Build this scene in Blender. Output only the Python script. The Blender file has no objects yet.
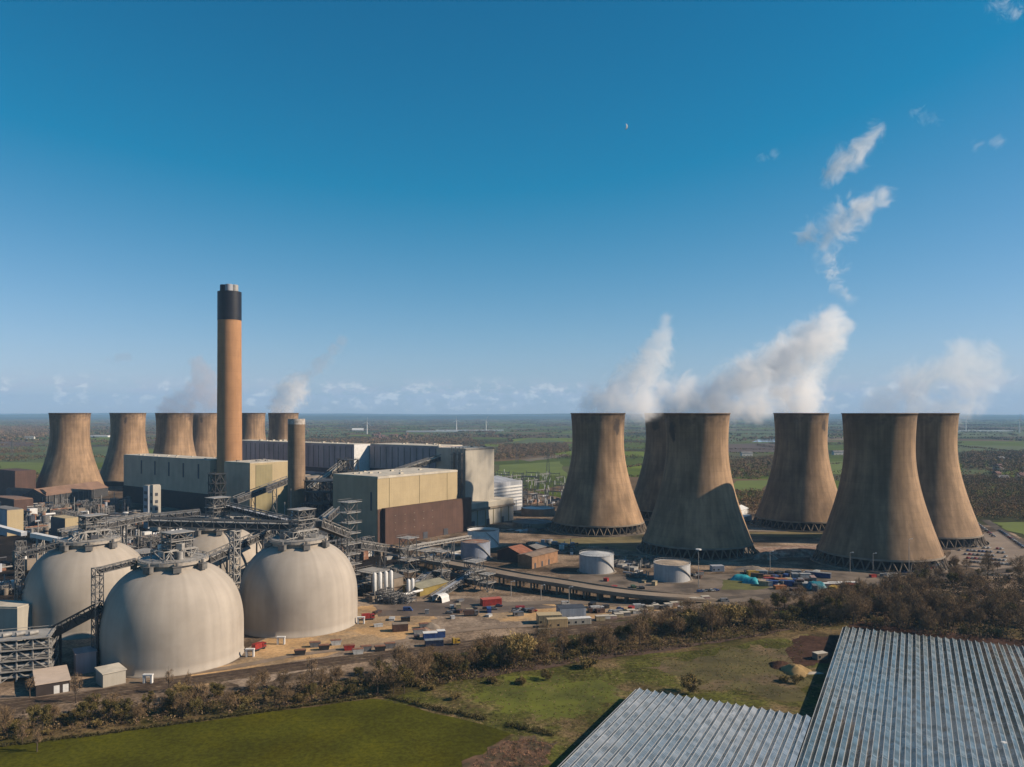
import bpy, bmesh, math, random
import numpy as np
from mathutils import Vector, Matrix
R = math.radians
random.seed(7); rng = np.random.default_rng(7)
sc = bpy.context.scene
COL = sc.collection

# ------------------------------------------------------------------ camera, sky, sun, exposure
F = 800.0; HC = 115.0; EX = 512.0; EY = 412.7          # pixels, metres, eye level row
cam = bpy.data.cameras.new('camera'); camo = bpy.data.objects.new('camera', cam); COL.objects.link(camo)
cam.sensor_width = 36; cam.lens = 36*F/1024; cam.shift_y = (EY-383.5)/1024
cam.clip_start = 1; cam.clip_end = 300000
camo.location = (0, 0, HC); camo.rotation_euler = (R(90), 0, 0)
sc.camera = camo
SUN_AZ, SUN_EL = 95.0, 31.5
sd = Vector((math.sin(R(SUN_AZ))*math.cos(R(SUN_EL)), math.cos(R(SUN_AZ))*math.cos(R(SUN_EL)), math.sin(R(SUN_EL))))
sl = bpy.data.lights.new('sun', 'SUN'); sl.energy = 5.0; sl.angle = R(0.5); sl.color = (1.0, 0.83, 0.64)
so = bpy.data.objects.new('sun', sl); COL.objects.link(so); so.rotation_euler = sd.to_track_quat('Z', 'Y').to_euler()
so.location = (300, -100, 600)
sc.view_settings.view_transform = 'Standard'; sc.view_settings.look = 'None'
sc.view_settings.exposure = 0.53; sc.view_settings.gamma = 1.0; sc.view_settings.use_curve_mapping = False
sc.render.engine = 'CYCLES'
cy = sc.cycles
cy.max_bounces = 14; cy.diffuse_bounces = 1; cy.glossy_bounces = 2; cy.transmission_bounces = 2
cy.volume_bounces = 12; cy.transparent_max_bounces = 12; cy.caustics_reflective = False; cy.caustics_refractive = False
cy.use_denoising = True
try: cy.denoiser = 'OPENIMAGEDENOISE'
except Exception: pass
cy.sample_clamp_indirect = 10

world = bpy.data.worlds.new('World'); sc.world = world; world.use_nodes = True
nt = world.node_tree; N = nt.nodes; L = nt.links; N.clear()
def node(t, nt_=None, **kw):
    n = (nt_ or nt).nodes.new(t)
    for k, v in kw.items(): setattr(n, k, v)
    return n
out = node('ShaderNodeOutputWorld'); bg = node('ShaderNodeBackground'); bg.inputs['Strength'].default_value = 0.052
sky = node('ShaderNodeTexSky', sky_type='NISHITA'); sky.sun_disc = False
sky.sun_elevation = R(SUN_EL); sky.sun_rotation = R(SUN_AZ); sky.altitude = 100
sky.air_density = 1.0; sky.dust_density = 0.3; sky.ozone_density = 1.2
hs = node('ShaderNodeHueSaturation'); hs.inputs['Saturation'].default_value = 1.0
L.new(sky.outputs[0], hs.inputs['Color'])
sp_ = node('ShaderNodeSeparateXYZ'); L.new(hs.outputs[0], sp_.inputs[0]); cb_ = node('ShaderNodeCombineXYZ')
def lin(src, k, c=0.0):
    m = node('ShaderNodeMath', operation='MULTIPLY_ADD'); L.new(src, m.inputs[0]); m.inputs[1].default_value = k; m.inputs[2].default_value = c; return m.outputs[0]
rx = node('ShaderNodeMath', operation='MAXIMUM'); L.new(lin(sp_.outputs[0], 1.34, -2.4), rx.inputs[0]); rx.inputs[1].default_value = 0.0
bx = node('ShaderNodeMath', operation='ADD'); L.new(lin(sp_.outputs[2], 1.17), bx.inputs[0]); L.new(lin(sp_.outputs[0], .35), bx.inputs[1])
L.new(rx.outputs[0], cb_.inputs[0]); L.new(lin(sp_.outputs[1], 1.12, -.3), cb_.inputs[1]); L.new(bx.outputs[0], cb_.inputs[2])
# low bank of small cumulus far away, in the sky itself
tc = node('ShaderNodeTexCoord'); sep = node('ShaderNodeSeparateXYZ'); L.new(tc.outputs['Generated'], sep.inputs[0])
mp = node('ShaderNodeMapping'); mp.inputs['Scale'].default_value = (1, 1, 2.0); L.new(tc.outputs['Generated'], mp.inputs[0])
nz = node('ShaderNodeTexNoise'); nz.inputs['Scale'].default_value = 40; nz.inputs['Detail'].default_value = 7; nz.inputs['Roughness'].default_value = .62
L.new(mp.outputs[0], nz.inputs['Vector'])
def mr(a, b, c, d, src, nt_=None, smooth=True):
    m = node('ShaderNodeMapRange', nt_); m.interpolation_type = 'SMOOTHSTEP' if smooth else 'LINEAR'
    m.inputs['From Min'].default_value = a; m.inputs['From Max'].default_value = b
    m.inputs['To Min'].default_value = c; m.inputs['To Max'].default_value = d
    (nt_ or nt).links.new(src, m.inputs['Value']); return m.outputs['Result']
def mth(op, a, b, nt_=None):
    m = node('ShaderNodeMath', nt_); m.operation = op; l = (nt_ or nt).links
    for i, s in enumerate((a, b)):
        if s is None: continue
        if isinstance(s, (int, float)): m.inputs[i].default_value = s
        else: l.new(s, m.inputs[i])
    return m.outputs[0]
band = mth('MULTIPLY', mr(-.002, .012, 0, 1, sep.outputs['Z']), mr(.022, .048, 1, 0, sep.outputs['Z']))
cl = mr(.43, .56, 0, 1, nz.outputs['Fac'])
nz2 = node('ShaderNodeTexNoise'); nz2.inputs['Scale'].default_value = 60; nz2.inputs['Detail'].default_value = 5
mp2 = node('ShaderNodeMapping'); mp2.inputs['Scale'].default_value = (1, 1, 1.5); mp2.inputs['Location'].default_value = (0, 0, .012)
L.new(tc.outputs['Generated'], mp2.inputs[0]); L.new(mp2.outputs[0], nz2.inputs['Vector'])
crisp = mr(.5, .6, 0, 1, nz2.outputs['Fac'])
mixc = node('ShaderNodeMix', data_type='RGBA'); L.new(crisp, mixc.inputs['Factor'])
mixc.inputs['A'].default_value = (7.2, 7.4, 8.6, 1); mixc.inputs['B'].default_value = (12.5, 12, 11.8, 1)
mx = node('ShaderNodeMix', data_type='RGBA'); L.new(mth('MULTIPLY', mth('MULTIPLY', band, cl), .85), mx.inputs['Factor'])
L.new(cb_.outputs[0], mx.inputs['A']); L.new(mixc.outputs['Result'], mx.inputs['B'])
L.new(mx.outputs['Result'], bg.inputs['Color']); L.new(bg.outputs[0], out.inputs['Surface'])

# ------------------------------------------------------------------ helpers
def P(px, q, z=0.0): return Vector(((px-EX)*q, F*q, z))
def G(px, py, z=0.0): return P(px, (HC-z)/(py-EY), z)
U = Vector((math.sin(R(37)), math.cos(R(37)), 0)); V = Vector((-math.sin(R(53)), math.cos(R(53)), 0))
ZZ = Vector((0, 0, 1))
MATS = {}
def ramp(mt, src, cols):
    r = node('ShaderNodeValToRGB', mt); e = r.color_ramp.elements
    while len(e) < len(cols): e.new(.5)
    for i, (p, c) in enumerate(cols): e[i].position = p; e[i].color = (*c, 1)
    mt.links.new(src, r.inputs[0]); return r.outputs[0]
ALB = .74
def mat(name, col, rough=.8, var=.25, scale=.15, streak=None, metal=0.0, bump=0.0, col2=None, thr=(.45, .6), seam=None, spec=.3, detail=6, attr=None, fine=0.0, alb=None):
    """weathered surface: base colour, broad and fine variation, optional run-off streaks, seams and a second colour in patches"""
    if name in MATS: return MATS[name]
    m = bpy.data.materials.new(name); m.use_nodes = True; t = m.node_tree; l = t.links
    b = t.nodes['Principled BSDF']; b.inputs['Roughness'].default_value = rough; b.inputs['Metallic'].default_value = metal
    b.inputs['Specular IOR Level'].default_value = spec
    tc = node('ShaderNodeTexCoord', t); vec = tc.outputs['Object']
    n1 = node('ShaderNodeTexNoise', t); n1.inputs['Scale'].default_value = scale; n1.inputs['Detail'].default_value = detail; n1.inputs['Roughness'].default_value = .6
    l.new(vec, n1.inputs['Vector'])
    k_ = ALB if alb is None else alb
    f = mr(.3, .7, (1-var)*k_, (1+var*.6)*k_, n1.outputs['Fac'], t)
    if fine:
        nf = node('ShaderNodeTexNoise', t); nf.inputs['Scale'].default_value = .55; nf.inputs['Detail'].default_value = 8; nf.inputs['Roughness'].default_value = .75; l.new(vec, nf.inputs['Vector'])
        f = mth('MULTIPLY', f, mr(.35, .65, 1-fine, 1+fine, nf.outputs['Fac'], t), t)
    if streak:
        s = node('ShaderNodeSeparateXYZ', t); l.new(vec, s.inputs[0]); cmb = node('ShaderNodeCombineXYZ', t)
        if streak[0] == 'cyl':
            an = mth('ARCTAN2', s.outputs[1], s.outputs[0], t)
            l.new(mth('MULTIPLY', an, streak[1], t), cmb.inputs[0])
        else:
            l.new(mth('MULTIPLY', mth('ADD', s.outputs[0], mth('MULTIPLY', s.outputs[1], .7, t), t), streak[1], t), cmb.inputs[0])
        l.new(mth('MULTIPLY', s.outputs[2], streak[2], t), cmb.inputs[1])
        n2 = node('ShaderNodeTexNoise', t); n2.inputs['Scale'].default_value = 1; n2.inputs['Detail'].default_value = 5; l.new(cmb.outputs[0], n2.inputs['Vector'])
        f = mth('MULTIPLY', f, mr(.3, .7, 1-streak[3], 1+streak[3]*.4, n2.outputs['Fac'], t), t)
    if seam:      # horizontal lift or cladding joints
        s2 = node('ShaderNodeSeparateXYZ', t); l.new(vec, s2.inputs[0])
        fr = mth('FRACT', mth('MULTIPLY', s2.outputs[2], 1/seam[0], t), None, t)
        f = mth('MULTIPLY', f, mr(seam[1]*.5, seam[1], 1-seam[2], 1, fr, t), t)
        nl = node('ShaderNodeTexNoise', t); nl.inputs['Scale'].default_value = 1; nl.inputs['Detail'].default_value = 1
        c3 = node('ShaderNodeCombineXYZ', t); l.new(mth('FLOOR', mth('MULTIPLY', s2.outputs[2], 1/seam[0], t), None, t), c3.inputs[2])
        l.new(mth('MULTIPLY', s2.outputs[0], .01, t), c3.inputs[0]); mx3 = mth('MULTIPLY', 1, 1, t)
        l.new(c3.outputs[0], nl.inputs['Vector']); f = mth('MULTIPLY', f, mr(.3, .7, 1-seam[2]*.7, 1+seam[2]*.4, nl.outputs['Fac'], t), t)
    rgb = node('ShaderNodeRGB', t); rgb.outputs[0].default_value = (*col, 1); csock = rgb.outputs[0]
    if attr:
        at = node('ShaderNodeAttribute', t); at.attribute_name = attr; csock = at.outputs['Color']
    if col2:
        n3 = node('ShaderNodeTexNoise', t); n3.inputs['Scale'].default_value = scale*.6; n3.inputs['Detail'].default_value = 9; n3.inputs['Roughness'].default_value = .68
        mpp = node('ShaderNodeMapping', t); mpp.inputs['Location'].default_value = (31, 7, 3); l.new(vec, mpp.inputs[0]); l.new(mpp.outputs[0], n3.inputs['Vector'])
        mm = node('ShaderNodeMix', t, data_type='RGBA'); l.new(mr(thr[0], thr[1], 0, 1, n3.outputs['Fac'], t), mm.inputs['Factor'])
        l.new(csock, mm.inputs['A']); mm.inputs['B'].default_value = (*col2, 1); csock = mm.outputs['Result']
    mul = node('ShaderNodeMix', t, data_type='RGBA', blend_type='MULTIPLY'); mul.inputs['Factor'].default_value = 1
    l.new(csock, mul.inputs['A']); cc = node('ShaderNodeCombineXYZ', t)
    for i in range(3): l.new(f, cc.inputs[i])
    l.new(cc.outputs[0], mul.inputs['B']); l.new(mul.outputs['Result'], b.inputs['Base Color'])
    if bump:
        bp = node('ShaderNodeBump', t); bp.inputs['Strength'].default_value = .6; bp.inputs['Distance'].default_value = bump
        l.new(n1.outputs['Fac'], bp.inputs['Height']); l.new(bp.outputs[0], b.inputs['Normal'])
    MATS[name] = m; return m

class MB:
    def __init__(s): s.v = []; s.f = []
    def quad(s, *p):
        b = len(s.v); s.v += [tuple(x) for x in p]; s.f.append(tuple(range(b, b+len(p)))); return s
    def hexa(s, c):
        b = len(s.v); s.v += [tuple(x) for x in c]
        for q in ((0, 3, 2, 1), (4, 5, 6, 7), (0, 1, 5, 4), (1, 2, 6, 5), (2, 3, 7, 6), (3, 0, 4, 7)): s.f.append(tuple(b+i for i in q))
        return s
    def box(s, c, a, lu, lv, z0, z1, b=None):
        """from corner c along unit a by lu and along its left normal (or b) by lv"""
        c = Vector((c[0], c[1], 0)); b = b if b is not None else Vector((-a[1], a[0], 0))
        p = [c, c+a*lu, c+a*lu+b*lv, c+b*lv]
        return s.hexa([Vector((x[0], x[1], z0)) for x in p]+[Vector((x[0], x[1], z1)) for x in p])
    def cbox(s, c, sx, sy, sz, ang=0.0, z0=None):
        a = Vector((math.cos(ang), math.sin(ang), 0)); b = Vector((-a.y, a.x, 0)); c = Vector(c)
        z = c.z if z0 is None else z0
        k = c-a*sx/2-b*sy/2
        return s.box(k, a, sx, sy, z, z+sz)
    def bar(s, p, q, t, t2=None):
        p = Vector(p); q = Vector(q); d = q-p
        if d.length < 1e-6: return s
        d.normalize(); up = ZZ if abs(d.z) < .95 else Vector((1, 0, 0))
        a = d.cross(up).normalized(); b = a.cross(d); t2 = t2 or t
        o = [a*t/2+b*t2/2, -a*t/2+b*t2/2, -a*t/2-b*t2/2, a*t/2-b*t2/2]
        return s.hexa([p+x for x in o]+[q+x for x in o])
    def lathe(s, c, prof, n=32, closed=False):
        """prof: (r, z) list around a vertical axis through c"""
        b = len(s.v); c = Vector(c); m = len(prof)
        for r, z in prof:
            for i in range(n):
                a = 2*math.pi*i/n; s.v.append((c.x+r*math.cos(a), c.y+r*math.sin(a), c.z+z))
        for k in range(m-1):
            for i in range(n):
                j = (i+1) % n; s.f.append((b+k*n+i, b+k*n+j, b+(k+1)*n+j, b+(k+1)*n+i))
        if closed: s.f.append(tuple(b+(m-1)*n+i for i in range(n)))
        return s
    def cyl(s, c, r, z0, z1, n=16, r1=None):
        c = Vector((c[0], c[1], 0)); r1 = r if r1 is None else r1
        s.lathe(c, [(r, z0), (r1, z1)], n, True); return s
    def tube(s, p, q, r, n=8):
        p = Vector(p); q = Vector(q); d = (q-p).normalized(); up = ZZ if abs(d.z) < .95 else Vector((1, 0, 0))
        a = d.cross(up).normalized(); b2 = a.cross(d); b = len(s.v)
        for e in (p, q):
            for i in range(n):
                t = 2*math.pi*i/n; s.v.append(tuple(e+a*r*math.cos(t)+b2*r*math.sin(t)))
        for i in range(n):
            j = (i+1) % n; s.f.append((b+i, b+j, b+n+j, b+n+i))
        s.f.append(tuple(b+i for i in range(n))[::-1]); s.f.append(tuple(b+n+i for i in range(n))); return s
    def build(s, name, m, parent=None, smooth=False):
        me = bpy.data.meshes.new(name)
        o3 = parent_origin(parent)
        me.from_pydata([(x-o3[0], y-o3[1], z-o3[2]) for x, y, z in s.v], [], s.f); me.materials.append(m)
        if smooth: me.polygons.foreach_set('use_smooth', [True]*len(me.polygons))
        me.update()
        o = bpy.data.objects.new(name, me); COL.objects.link(o)
        if parent is not None: o.parent = parent
        return o
def parent_origin(p):
    v = Vector((0, 0, 0))
    while p is not None: v += p.location; p = p.parent
    return v
def tag(o, label=None, cat=None, group=None, kind=None):
    if label: o['label'] = label
    if cat: o['category'] = cat
    if group: o['group'] = group
    if kind: o['kind'] = kind
    return o
def thing(name, label, cat, loc=(0, 0, 0), group=None):
    o = bpy.data.objects.new(name, None); COL.objects.link(o); o.location = loc; o.empty_display_size = .1
    return tag(o, label, cat, group)
def kids(o): return [c for c in KID.get(o.name, [])]
KID = {}
def copy_tree(root, loc, rz=0.0, label=None, group=None, scale=1.0, cat=None, depth=2):
    def cp(o, par, d):
        c = o.copy(); COL.objects.link(c)
        if par is not None: c.parent = par
        if d > 0:
            for ch in list(o.children): cp(ch, c, d-1)
        return c
    r = cp(root, None, depth); r.location = loc; r.rotation_euler = (0, 0, rz)
    r.scale = (scale,)*3 if isinstance(scale, (int, float)) else scale
    if label: r['label'] = label
    if group: r['group'] = group
    if cat: r['category'] = cat
    return r
def jitter_poly(pts, amp, n=6):
    o = []
    for i in range(len(pts)):
        a, b = pts[i], pts[(i+1) % len(pts)]; d = b-a; nn = Vector((-d.y, d.x, 0)).normalized(); k = n if d.length > 3*amp else 1
        ph = random.random()*9
        for j in range(k):
            t = j/k; w = 0 if j == 0 else random.uniform(-amp, amp)
            o.append(a+d*t+nn*w)
    return o
def sheet(name, pts, z, m, amp=0.0, n=6, kind='structure'):
    pts = [G(*p) if not isinstance(p, Vector) else p for p in pts]
    if amp: pts = jitter_poly(pts, amp, n)
    bm = bmesh.new(); vs = [bm.verts.new((p.x, p.y, z)) for p in pts]; f = bm.faces.new(vs)
    bmesh.ops.triangulate(bm, faces=[f]); bmesh.ops.recalc_face_normals(bm, faces=bm.faces)
    for f in bm.faces:
        if f.normal.z < 0: f.normal_flip()
    me = bpy.data.meshes.new(name); bm.to_mesh(me); bm.free(); me.materials.append(m)
    o = bpy.data.objects.new(name, me); COL.objects.link(o); o['kind'] = kind; return o
def smooth_path(pts, k=6):
    o = []
    for i in range(len(pts)-1):
        p0 = pts[max(0, i-1)]; p1 = pts[i]; p2 = pts[i+1]; p3 = pts[min(len(pts)-1, i+2)]
        for j in range(k):
            t = j/k; o.append(.5*((2*p1)+(p2-p0)*t+(2*p0-5*p1+4*p2-p3)*t*t+(3*p1-p0-3*p2+p3)*t**3))
    o.append(pts[-1]); return o
def strip(mb, path, w, z0=None, off=0.0, thick=None):
    for i in range(len(path)-1):
        def side(k):
            a = path[max(0, k-1)]; b = path[min(len(path)-1, k+1)]; d = (b-a); d.z = 0; d.normalize(); return Vector((-d.y, d.x, 0))
        a, b = path[i].copy(), path[i+1].copy(); na, nb = side(i), side(i+1)
        if z0 is not None: a.z = z0; b.z = z0
        p = [a+na*(off-w/2), b+nb*(off-w/2), b+nb*(off+w/2), a+na*(off+w/2)]
        if thick: mb.hexa([x-ZZ*thick for x in p]+p)
        else: mb.quad(*p)
    return mb

# ------------------------------------------------------------------ materials
m_tower = mat('tower_concrete', (.42, .275, .162), .9, .16, .05, ('cyl', 9, .02, .2), seam=(5.2, .12, .09), bump=.15)
TW = [0]
def stain_mat(base, name, blotches, zt):
    TW[0] += 1; m = base.copy(); m.name = name; t = m.node_tree; b = t.nodes['Principled BSDF']
    src = b.inputs['Base Color'].links[0].from_socket
    tcn = node('ShaderNodeTexCoord', t); sp = node('ShaderNodeSeparateXYZ', t); t.links.new(tcn.outputs['Object'], sp.inputs[0])
    nn = node('ShaderNodeTexNoise', t); nn.inputs['Scale'].default_value = .22; nn.inputs['Detail'].default_value = 6; t.links.new(tcn.outputs['Object'], nn.inputs['Vector'])
    f = mth('MULTIPLY', mr(zt-9, zt+1, 0, .75, mth('ADD', sp.outputs[2], mth('MULTIPLY', nn.outputs['Fac'], 8, t), t), t), 1, t)
    f = mth('MULTIPLY', f, mr(.35, .7, .3, 1, nn.outputs['Fac'], t), t)
    for (bx, by, bz, rr) in blotches:
        vd = node('ShaderNodeVectorMath', t, operation='DISTANCE'); mpn = node('ShaderNodeMapping', t)
        mpn.inputs['Scale'].default_value = (1, 1, .55); t.links.new(tcn.outputs['Object'], mpn.inputs[0]); t.links.new(mpn.outputs[0], vd.inputs[0])
        vd.inputs[1].default_value = (bx, by, bz*.55)
        g = mr(rr*.5, rr*1.15, .95, 0, mth('ADD', vd.outputs['Value'], mth('MULTIPLY', mth('SUBTRACT', nn.outputs['Fac'], .5, t), rr*1.6, t), t), t)
        f = mth('MAXIMUM', f, g, t)
    wn = node('ShaderNodeTexNoise', t); wn.noise_dimensions = '4D'; wn.inputs['W'].default_value = TW[0]*3.7; wn.inputs['Scale'].default_value = .022; wn.inputs['Detail'].default_value = 7; wn.inputs['Roughness'].default_value = .6
    wm = node('ShaderNodeMapping', t); wm.inputs['Scale'].default_value = (1.6, 1.6, .8); t.links.new(tcn.outputs['Object'], wm.inputs[0]); t.links.new(wm.outputs[0], wn.inputs['Vector'])
    sf = node('ShaderNodeTexNoise', t); sf.noise_dimensions = '4D'; sf.inputs['W'].default_value = TW[0]*1.3; sf.inputs['Scale'].default_value = .3; sf.inputs['Detail'].default_value = 5
    wm2 = node('ShaderNodeMapping', t); wm2.inputs['Scale'].default_value = (1, 1, .05); t.links.new(tcn.outputs['Object'], wm2.inputs[0]); t.links.new(wm2.outputs[0], sf.inputs['Vector'])
    wf = mth('MULTIPLY', mr(.35, .65, .58, 1.08, wn.outputs['Fac'], t), mr(.35, .65, .84, 1.06, sf.outputs['Fac'], t), t)
    wf = mth('MULTIPLY', wf, .9+.2*((TW[0]*.618) % 1), t)
    wc = node('ShaderNodeCombineXYZ', t)
    for q_ in range(3): t.links.new(wf, wc.inputs[q_])
    wx = node('ShaderNodeMix', t, data_type='RGBA', blend_type='MULTIPLY'); wx.inputs['Factor'].default_value = 1; t.links.new(src, wx.inputs['A']); t.links.new(wc.outputs[0], wx.inputs['B']); src = wx.outputs['Result']
    mm = node('ShaderNodeMix', t, data_type='RGBA'); t.links.new(f, mm.inputs['Factor']); t.links.new(src, mm.inputs['A'])
    mm.inputs['B'].default_value = (.06, .045, .035, 1); t.links.new(mm.outputs['Result'], b.inputs['Base Color']); return m
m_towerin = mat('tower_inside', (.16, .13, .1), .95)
m_leg = mat('leg_concrete', (.2, .155, .115), .9, .3, .2)  # concrete colour darkened to carry the shade under the tower shell
m_dark = mat('dark_fill', (.02, .018, .017), .9)
m_chim = mat('chimney_concrete', (.47, .25, .12), .85, .1, .08, ('cyl', 5, .03, .1), seam=(9, .08, .1))
m_chimblack = mat('chimney_black_band', (.012, .013, .022), .5, .3, .2, seam=(3, .2, .4))
m_metalw = mat('pale_metal', (.62, .62, .6), .5, .15, .4, metal=.2)
m_dome = mat('dome_concrete', (.46, .405, .34), .78, .1, .06, ('cyl', 7, .01, .11), bump=.05, spec=.3, col2=(.4, .345, .285), thr=(.5, .8), seam=(6.2, .03, .05))
m_steel = mat('galvanised_steel', (.23, .22, .21), .55, .3, .5, metal=.3)
m_steeld = mat('dark_steel', (.08, .078, .078), .6, .3, .4, metal=.2)
m_steelw = mat('pale_steel', (.38, .36, .33), .6, .25, .4)
m_tan = mat('cream_cladding', (.52, .41, .24), .75, .08, .08, ('wall', .6, .02, .07), seam=(7.5, .04, .08))
m_tand = mat('olive_cream_cladding', (.33, .28, .15), .75, .1, .08, ('wall', .5, .02, .1))
m_brown = mat('brown_cladding', (.115, .062, .045), .75, .15, .1, ('wall', .5, .02, .15), seam=(8, .04, .15))
m_roofw = mat('pale_roof', (.6, .54, .44), .85, .25, .12)
m_roofg = mat('grey_roof', (.2, .19, .18), .85, .3, .1)
m_white = mat('white_cladding', (.48, .44, .37), .7, .1, .08, ('wall', .5, .02, .08))
m_whitel = mat('white_paint', (.78, .77, .74), .6, .12, .5)
m_blue = mat('blue_grey_cladding', (.46, .38, .38), .7, .15, .05, ('wall', .3, .02, .2))
m_bluel = mat('light_grey_cladding', (.42, .44, .48), .7, .2, .05, ('wall', .3, .02, .2))
m_slate = mat('dark_grey_band', (.07, .075, .09), .6)
m_green = mat('grey_green_cladding', (.6, .44, .31), .75, .12, .06, ('wall', .4, .02, .12))
m_tank = mat('tank_paint', (.5, .5, .5), .6, .12, .2, ('cyl', 8, .05, .15), seam=(2.4, .05, .12))
m_rust = mat('rusty_roof', (.27, .13, .08), .85, .35, .25, col2=(.36, .28, .22))
m_rustwall = mat('orange_brown_wall', (.36, .2, .11), .85, .2, .3, ('wall', .8, .05, .2))
m_conc = mat('weathered_concrete', (.27, .22, .17), .9, .25, .12)
m_asph = mat('asphalt', (.115, .095, .078), .9, .3, .06, col2=(.19, .155, .12), thr=(.5, .7), spec=.06, fine=0.12)
m_site = mat('made_ground', (.11, .08, .055), .95, .5, .03, col2=(.33, .24, .165), thr=(.43, .6), detail=10, spec=.06, fine=0.45)
m_coal = mat('coal_stained_ground', (.022, .018, .016), .95, .5, .05, col2=(.06, .045, .035), thr=(.5, .66), spec=.06, fine=0.5)
m_sand = mat('sandy_yard', (.56, .36, .18), .95, .3, .05, col2=(.36, .26, .16), thr=(.47, .58), detail=10, spec=.06, fine=0.22)
m_yard = mat('dusty_yard', (.34, .26, .19), .95, .25, .05, col2=(.2, .15, .11), thr=(.48, .6), detail=9, spec=.06, fine=0.3)
m_ball = mat('ballast', (.12, .085, .06), .95, .4, .2, col2=(.2, .15, .1), thr=(.45, .65), spec=.06, fine=0.35)
m_rail = mat('rail_steel', (.14, .1, .08), .5, .3, .5, metal=.5)
m_lawn = mat('pasture_grass', (.078, .078, .006), .95, .3, .03, col2=(.105, .095, .004), thr=(.45, .65), detail=9, bump=.1, spec=.06, fine=0.3)
m_mead = mat('rough_meadow', (.1, .1, .022), .95, .45, .05, col2=(.2, .14, .07), thr=(.46, .62), detail=10, bump=.3, spec=.06, fine=0.55)
m_verge = mat('rough_verge', (.15, .105, .05), .95, .5, .06, col2=(.08, .07, .022), thr=(.45, .6), detail=10, bump=.3, spec=.06, fine=0.45)
m_earth = mat('bare_earth', (.075, .04, .027), .95, .35, .1, detail=9, spec=.06, fine=0.35)
m_glassd = mat('dark_glass', (.02, .025, .03), .15, .1, .3, spec=.6)
m_field = mat('field_cover', (.1, .1, .05), .95, .25, .008, attr='fieldcol', detail=8, spec=.06)
m_foli = mat('foliage', (.05, .05, .02), .95, .2, .3, attr='fieldcol', spec=.02, alb=1.0)
m_bark = mat('bark', (.1, .075, .055), .95, .3, 1)
m_hill = mat('hill_cover', (.03, .035, .03), .95, .3, .002, col2=(.06, .07, .03), thr=(.5, .6), spec=.06)
m_tyre = mat('tyre', (.02, .02, .02), .9)

# ------------------------------------------------------------------ terrain: one sheet of fields to the horizon
def set_cols(me, cols, per='FACE'):
    a = me.color_attributes.new('fieldcol', 'FLOAT_COLOR', 'CORNER')
    cnt = np.zeros(len(me.polygons), np.int32); me.polygons.foreach_get('loop_total', cnt)
    c = np.repeat(cols, cnt, axis=0); c = np.hstack([c, np.ones((len(c), 1))]).astype(np.float32)
    a.data.foreach_set('color', c.ravel())
def make_terrain():
    palette = np.array([(.1, .13, .016), (.14, .175, .018), (.06, .06, .02), (.11, .105, .045), (.15, .1, .055), (.22, .165, .1), (.085, .11, .016), (.11, .075, .045), (.08, .065, .035)])
    wts = np.array([.2, .12, .16, .12, .1, .05, .13, .07, .05]); wts /= wts.sum()
    ca, sa = math.cos(R(17)), math.sin(R(17)); S = 330.0; T = 240.0
    nu, nv = 150, 190; us = (np.arange(nu+1)-nu/2)*S; vs = (np.arange(nv+1)-18)*T
    g1, g2 = np.meshgrid(us, vs, indexing='ij')
    g1 = g1+rng.uniform(-70, 70, g1.shape); g2 = g2+rng.uniform(-60, 60, g2.shape)
    # rows lean differently from block to block
    g2 = g2+60*np.sin(g1/900); g1 = g1+90*np.sin(g2/1100)
    x = g1*ca+g2*sa; y = -g1*sa+g2*ca
    verts = np.stack([x, y, np.zeros_like(x)], -1).reshape(-1, 3)
    i, j = np.meshgrid(np.arange(nu), np.arange(nv), indexing='ij'); a = (i*(nv+1)+j).ravel()
    faces = np.stack([a, a+nv+1, a+nv+2, a+1], -1)
    me = bpy.data.meshes.new('ground'); me.from_pydata(verts.tolist(), [], faces.tolist())
    idx = rng.choice(len(palette), size=(nu, nv), p=wts)
    mg = rng.random((nu, nv)) < .3
    idx[:, 1:] = np.where(mg[:, 1:], idx[:, :-1], idx[:, 1:])
    cols = palette[idx.ravel()]*rng.uniform(.85, 1.15, (nu*nv, 1))
    set_cols(me, cols); me.materials.append(m_field)
    for p in me.polygons:
        if p.normal.z < 0: p.flip()
    o = bpy.data.objects.new('ground', me); COL.objects.link(o); o['kind'] = 'structure'
    return x, y
TX, TY = make_terrain()

def clump_mesh(name, pts, rad, hgt, ntri, tri, cols, z0=.25):
    """pts (n,2): crowns as clouds of small faces; ntri faces per crown"""
    n = len(pts); k = ntri
    d = rng.normal(size=(n, k, 3)); d /= np.linalg.norm(d, axis=2, keepdims=True)
    rr = rng.random((n, k, 1))**.45
    c = d*rr*np.stack([rad, rad, hgt*(1-z0)/2], -1)[:, None, :]
    c[..., 0] += pts[:, 0, None]; c[..., 1] += pts[:, 1, None]; c[..., 2] += (hgt*(1+z0)/2)[:, None]
    ts = tri if np.ndim(tri) else np.full(n, tri)
    o = rng.normal(size=(n, k, 3, 3)); o /= np.linalg.norm(o, axis=3, keepdims=True)
    v = (c[:, :, None, :]+o*ts[:, None, None, None]).reshape(-1, 3)
    me = bpy.data.meshes.new(name); nf = n*k
    me.vertices.add(nf*3); me.vertices.foreach_set('co', v.ravel().astype(np.float32))
    me.loops.add(nf*3); me.loops.foreach_set('vertex_index', np.arange(nf*3, dtype=np.int32))
    me.polygons.add(nf); me.polygons.foreach_set('loop_start', np.arange(0, nf*3, 3, dtype=np.int32)); me.polygons.foreach_set('loop_total', np.full(nf, 3, np.int32))
    me.update(calc_edges=True)
    cc = np.repeat(cols, k, axis=0)*rng.uniform(.7, 1.3, (nf, 1))
    set_cols(me, cc); me.materials.append(m_foli); return me
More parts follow.
